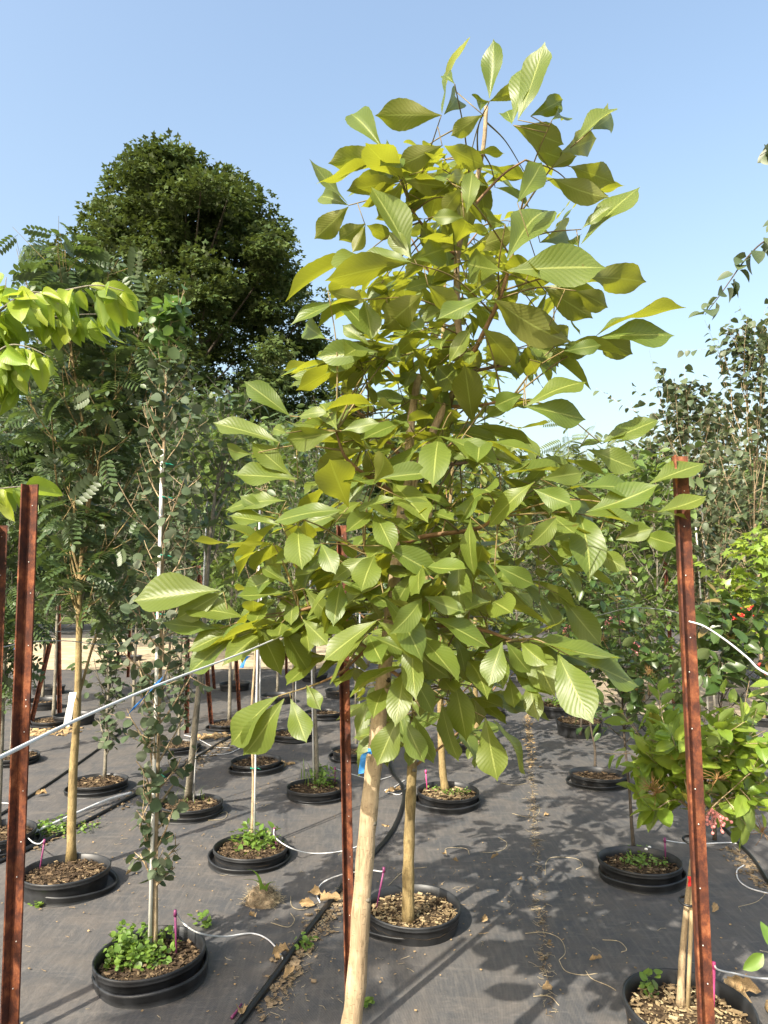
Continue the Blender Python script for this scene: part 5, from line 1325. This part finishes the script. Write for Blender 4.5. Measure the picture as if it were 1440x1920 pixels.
# mushrooms
for (px, py) in ((1212, 1593), (1218, 1590)):
    p = gp(px, py, .08); V, F = lathe([(.003, 0), (.003, .02), (.011, .022), (.009, .03), (.0005, .034)], 10)
    o = MB().add(V, F).build('mushroom', M['white']); o.location = (p[0], p[1], .058); tag(o, 'tiny white mushroom in the mossy pot', 'mushroom', 'white mushrooms')

# ------------------------------------------------------------------ litter on the fabric
def debris(name, label, poly, width, n, seed, smax=.02, mat='debris', mix=.4):
    rg = np.random.default_rng(seed); P = np.array([gp(a, b_, .006) for a, b_ in poly])
    sl = np.concatenate([[0], np.cumsum(np.linalg.norm(np.diff(P, axis=0), axis=1))]); b, b2 = MB(), MB()
    clus = np.sort(rg.uniform(0, sl[-1], 14))
    for i in range(n):
        s = rg.uniform(0, sl[-1]) if rg.random() < .5 else np.clip(clus[rg.integers(14)] + rg.normal(0, .06), 0, sl[-1])
        c = np.array([np.interp(s, sl, P[:, k]) for k in range(3)]) + rg.normal(0, width, 3) * [1, 1, 0]
        if rg.random() < mix:
            d = nrm(rg.normal(0, 1, 3) * [1, 1, .15]) * rg.uniform(.01, .05); m = c + d * .5 + rg.normal(0, .008, 3) * [1, 1, .3]
            (b2 if rg.random() < .7 else b).add(*tube([c, m, c + d], [.0011, .0007], 3, cap=False))
        else:
            s_ = rg.uniform(.003, smax); Rm = np.array(Matrix.Rotation(rg.uniform(0, 6), 3, 'Z') @ Matrix.Rotation(rg.uniform(-.6, .6), 3, 'X'))
            b.add(*box(c + [0, 0, .002], [s_ * 1.4, s_, s_ * .25], Rm))
    o = b.build(name, M[mat], smooth=False); tag(o, label, 'debris', kind='stuff')
    if b2.n: o2 = b2.build('dry_straw', M['straw']); tag(o2, 'pale dry straw among ' + label, 'straw', kind='stuff')
sx = lambda y: (seam_x(y), y)
seam_px = [(1031, 1915), (1016, 1750), (1005, 1600), (999, 1500), (994, 1430), (991, 1345)]
debris('seam_debris', 'dirt and roots caught along the fabric seam', seam_px, .016, 1000, 501, .008, 'debris', .6)
debris('seam_debris', 'bigger flakes heaped on the far end of the seam', [(998, 1440), (993, 1390), (990, 1340)], .028, 150, 502, .022, 'dry', .3)
debris('pipe_debris', 'soil and dead bits heaped along the black pipe', [(500, 1900), (540, 1830), (580, 1760), (640, 1680)], .035, 620, 503, .016)
debris('pipe_debris', 'soil and dead bits by the dark pipe behind the locust', [(60, 1590), (150, 1548), (240, 1500), (330, 1450), (440, 1385)], .06, 520, 504, .02)
debris('pipe_debris', 'dry bits along the right pipe', [(1440, 1670), (1400, 1620), (1370, 1590)], .035, 220, 505, .018)
debris('fabric_litter', 'crumbs scattered over the open fabric', [(300, 1900), (700, 1750), (900, 1650), (1100, 1700), (1250, 1750)], .35, 380, 506, .007, 'dry', .25)
debris('fabric_litter', 'crumbs scattered on the fabric of the left rows', [(60, 1750), (250, 1620), (420, 1520), (560, 1430)], .4, 260, 507, .008, 'dry', .25)
debris('leaf_heap', 'brown leaves heaped beside the mid row pots', [(505, 1440), (530, 1432)], .04, 90, 508, .05, 'dry', .1)
debris('leaf_heap', 'brown leaf litter under the dark upright post', [(60, 1372), (130, 1372)], .1, 150, 509, .05, 'dry', .1)
debris('leaf_heap', 'brown leaves at the foot of the leaning dark post', [(380, 1382), (410, 1378)], .06, 80, 510, .05, 'dry', .1)
# single fallen leaves
rg = np.random.default_rng(520)
DRY = [MB().addnp(*leaf_tmpl(w_profile(.3, .45, .05, .8, .85), 9, 6, 1.3, -1.5 + .5 * i, .14, i, .16, 1.1 - .4 * i)).mesh('dead_leaf', M['dry']) for i in range(4)]
for i, (px, py, s) in enumerate([(600, 1688, .10), (590, 1697, .08), (605, 1680, .09), (467, 1716, .06), (235, 1640, .07), (1428, 1860, .12), (1395, 1868, .11), (1410, 1880, .13), (1435, 1885, .1), (972, 1648, .05), (903, 1728, .05), (510, 1790, .09), (520, 1800, .07), (530, 1835, .07), (455, 1890, .08),
                                 (1030, 1527, .05), (1105, 1800, .05), (735, 1480, .09), (722, 1485, .08), (66, 1490, .09), (510, 1550, .05), (300, 1850, .05), (1335, 1710, .06), (430, 1625, .05), (920, 1610, .05), (830, 1600, .06), (1036, 1850, .06), (1025, 1770, .05), (715, 1545, .05), (860, 1615, .05)]):
    o = obj('dead_leaf', DRY[i % 4]); p = gp(px, py, .008 + .1 * s)
    s *= .72; d = rg.normal(0, 1, 3) * [1, 1, .12]; o.matrix_world = leaf_matrix(p, d, np.array([0, 0, 1.]) + rg.normal(0, .5, 3), s * 1.25, s * 1.15)
    tag(o, 'curled dry tan leaf lying on the black fabric', 'dead leaf', 'dead leaves on the fabric')
# loose curls of dry stem and old tube
for i, pxs in enumerate([[(985, 1750), (1020, 1748), (1050, 1760), (1060, 1785), (1048, 1800)], [(1048, 1800), (1060, 1820), (1090, 1828), (1120, 1825)], [(838, 1605), (835, 1592), (850, 1589), (875, 1592), (880, 1602)], [(935, 1570), (950, 1580), (945, 1592), (925, 1598), (905, 1598)],
                         [(1022, 1640), (1025, 1615), (1040, 1607), (1080, 1610), (1093, 1622), (1080, 1630)], [(1098, 1820), (1110, 1835), (1140, 1848), (1155, 1857)], [(508, 1730), (540, 1738), (552, 1725), (545, 1712)], [(560, 1772), (580, 1768), (585, 1782), (565, 1795)], [(545, 1680), (548, 1700), (570, 1705), (600, 1690)],
                         [(960, 1525), (990, 1532), (1010, 1525), (1010, 1508)], [(1130, 1762), (1160, 1765), (1175, 1780), (1165, 1785)], [(1000, 1868), (1030, 1868), (1048, 1885)], [(940, 1468), (965, 1472), (990, 1468)], [(390, 1538), (420, 1535), (425, 1522), (405, 1528)], [(728, 1660), (760, 1632), (800, 1626)], [(1385, 1700), (1420, 1690), (1440, 1670)], [(975, 1372), (985, 1365), (978, 1350)]]):
    line_thing('dry_stem', 'thin pale dry stem curled on the black fabric', 'stem', ground_line(pxs, .005), .0015, 'straw', 'dry stems curled on the fabric', k=6, n=5)
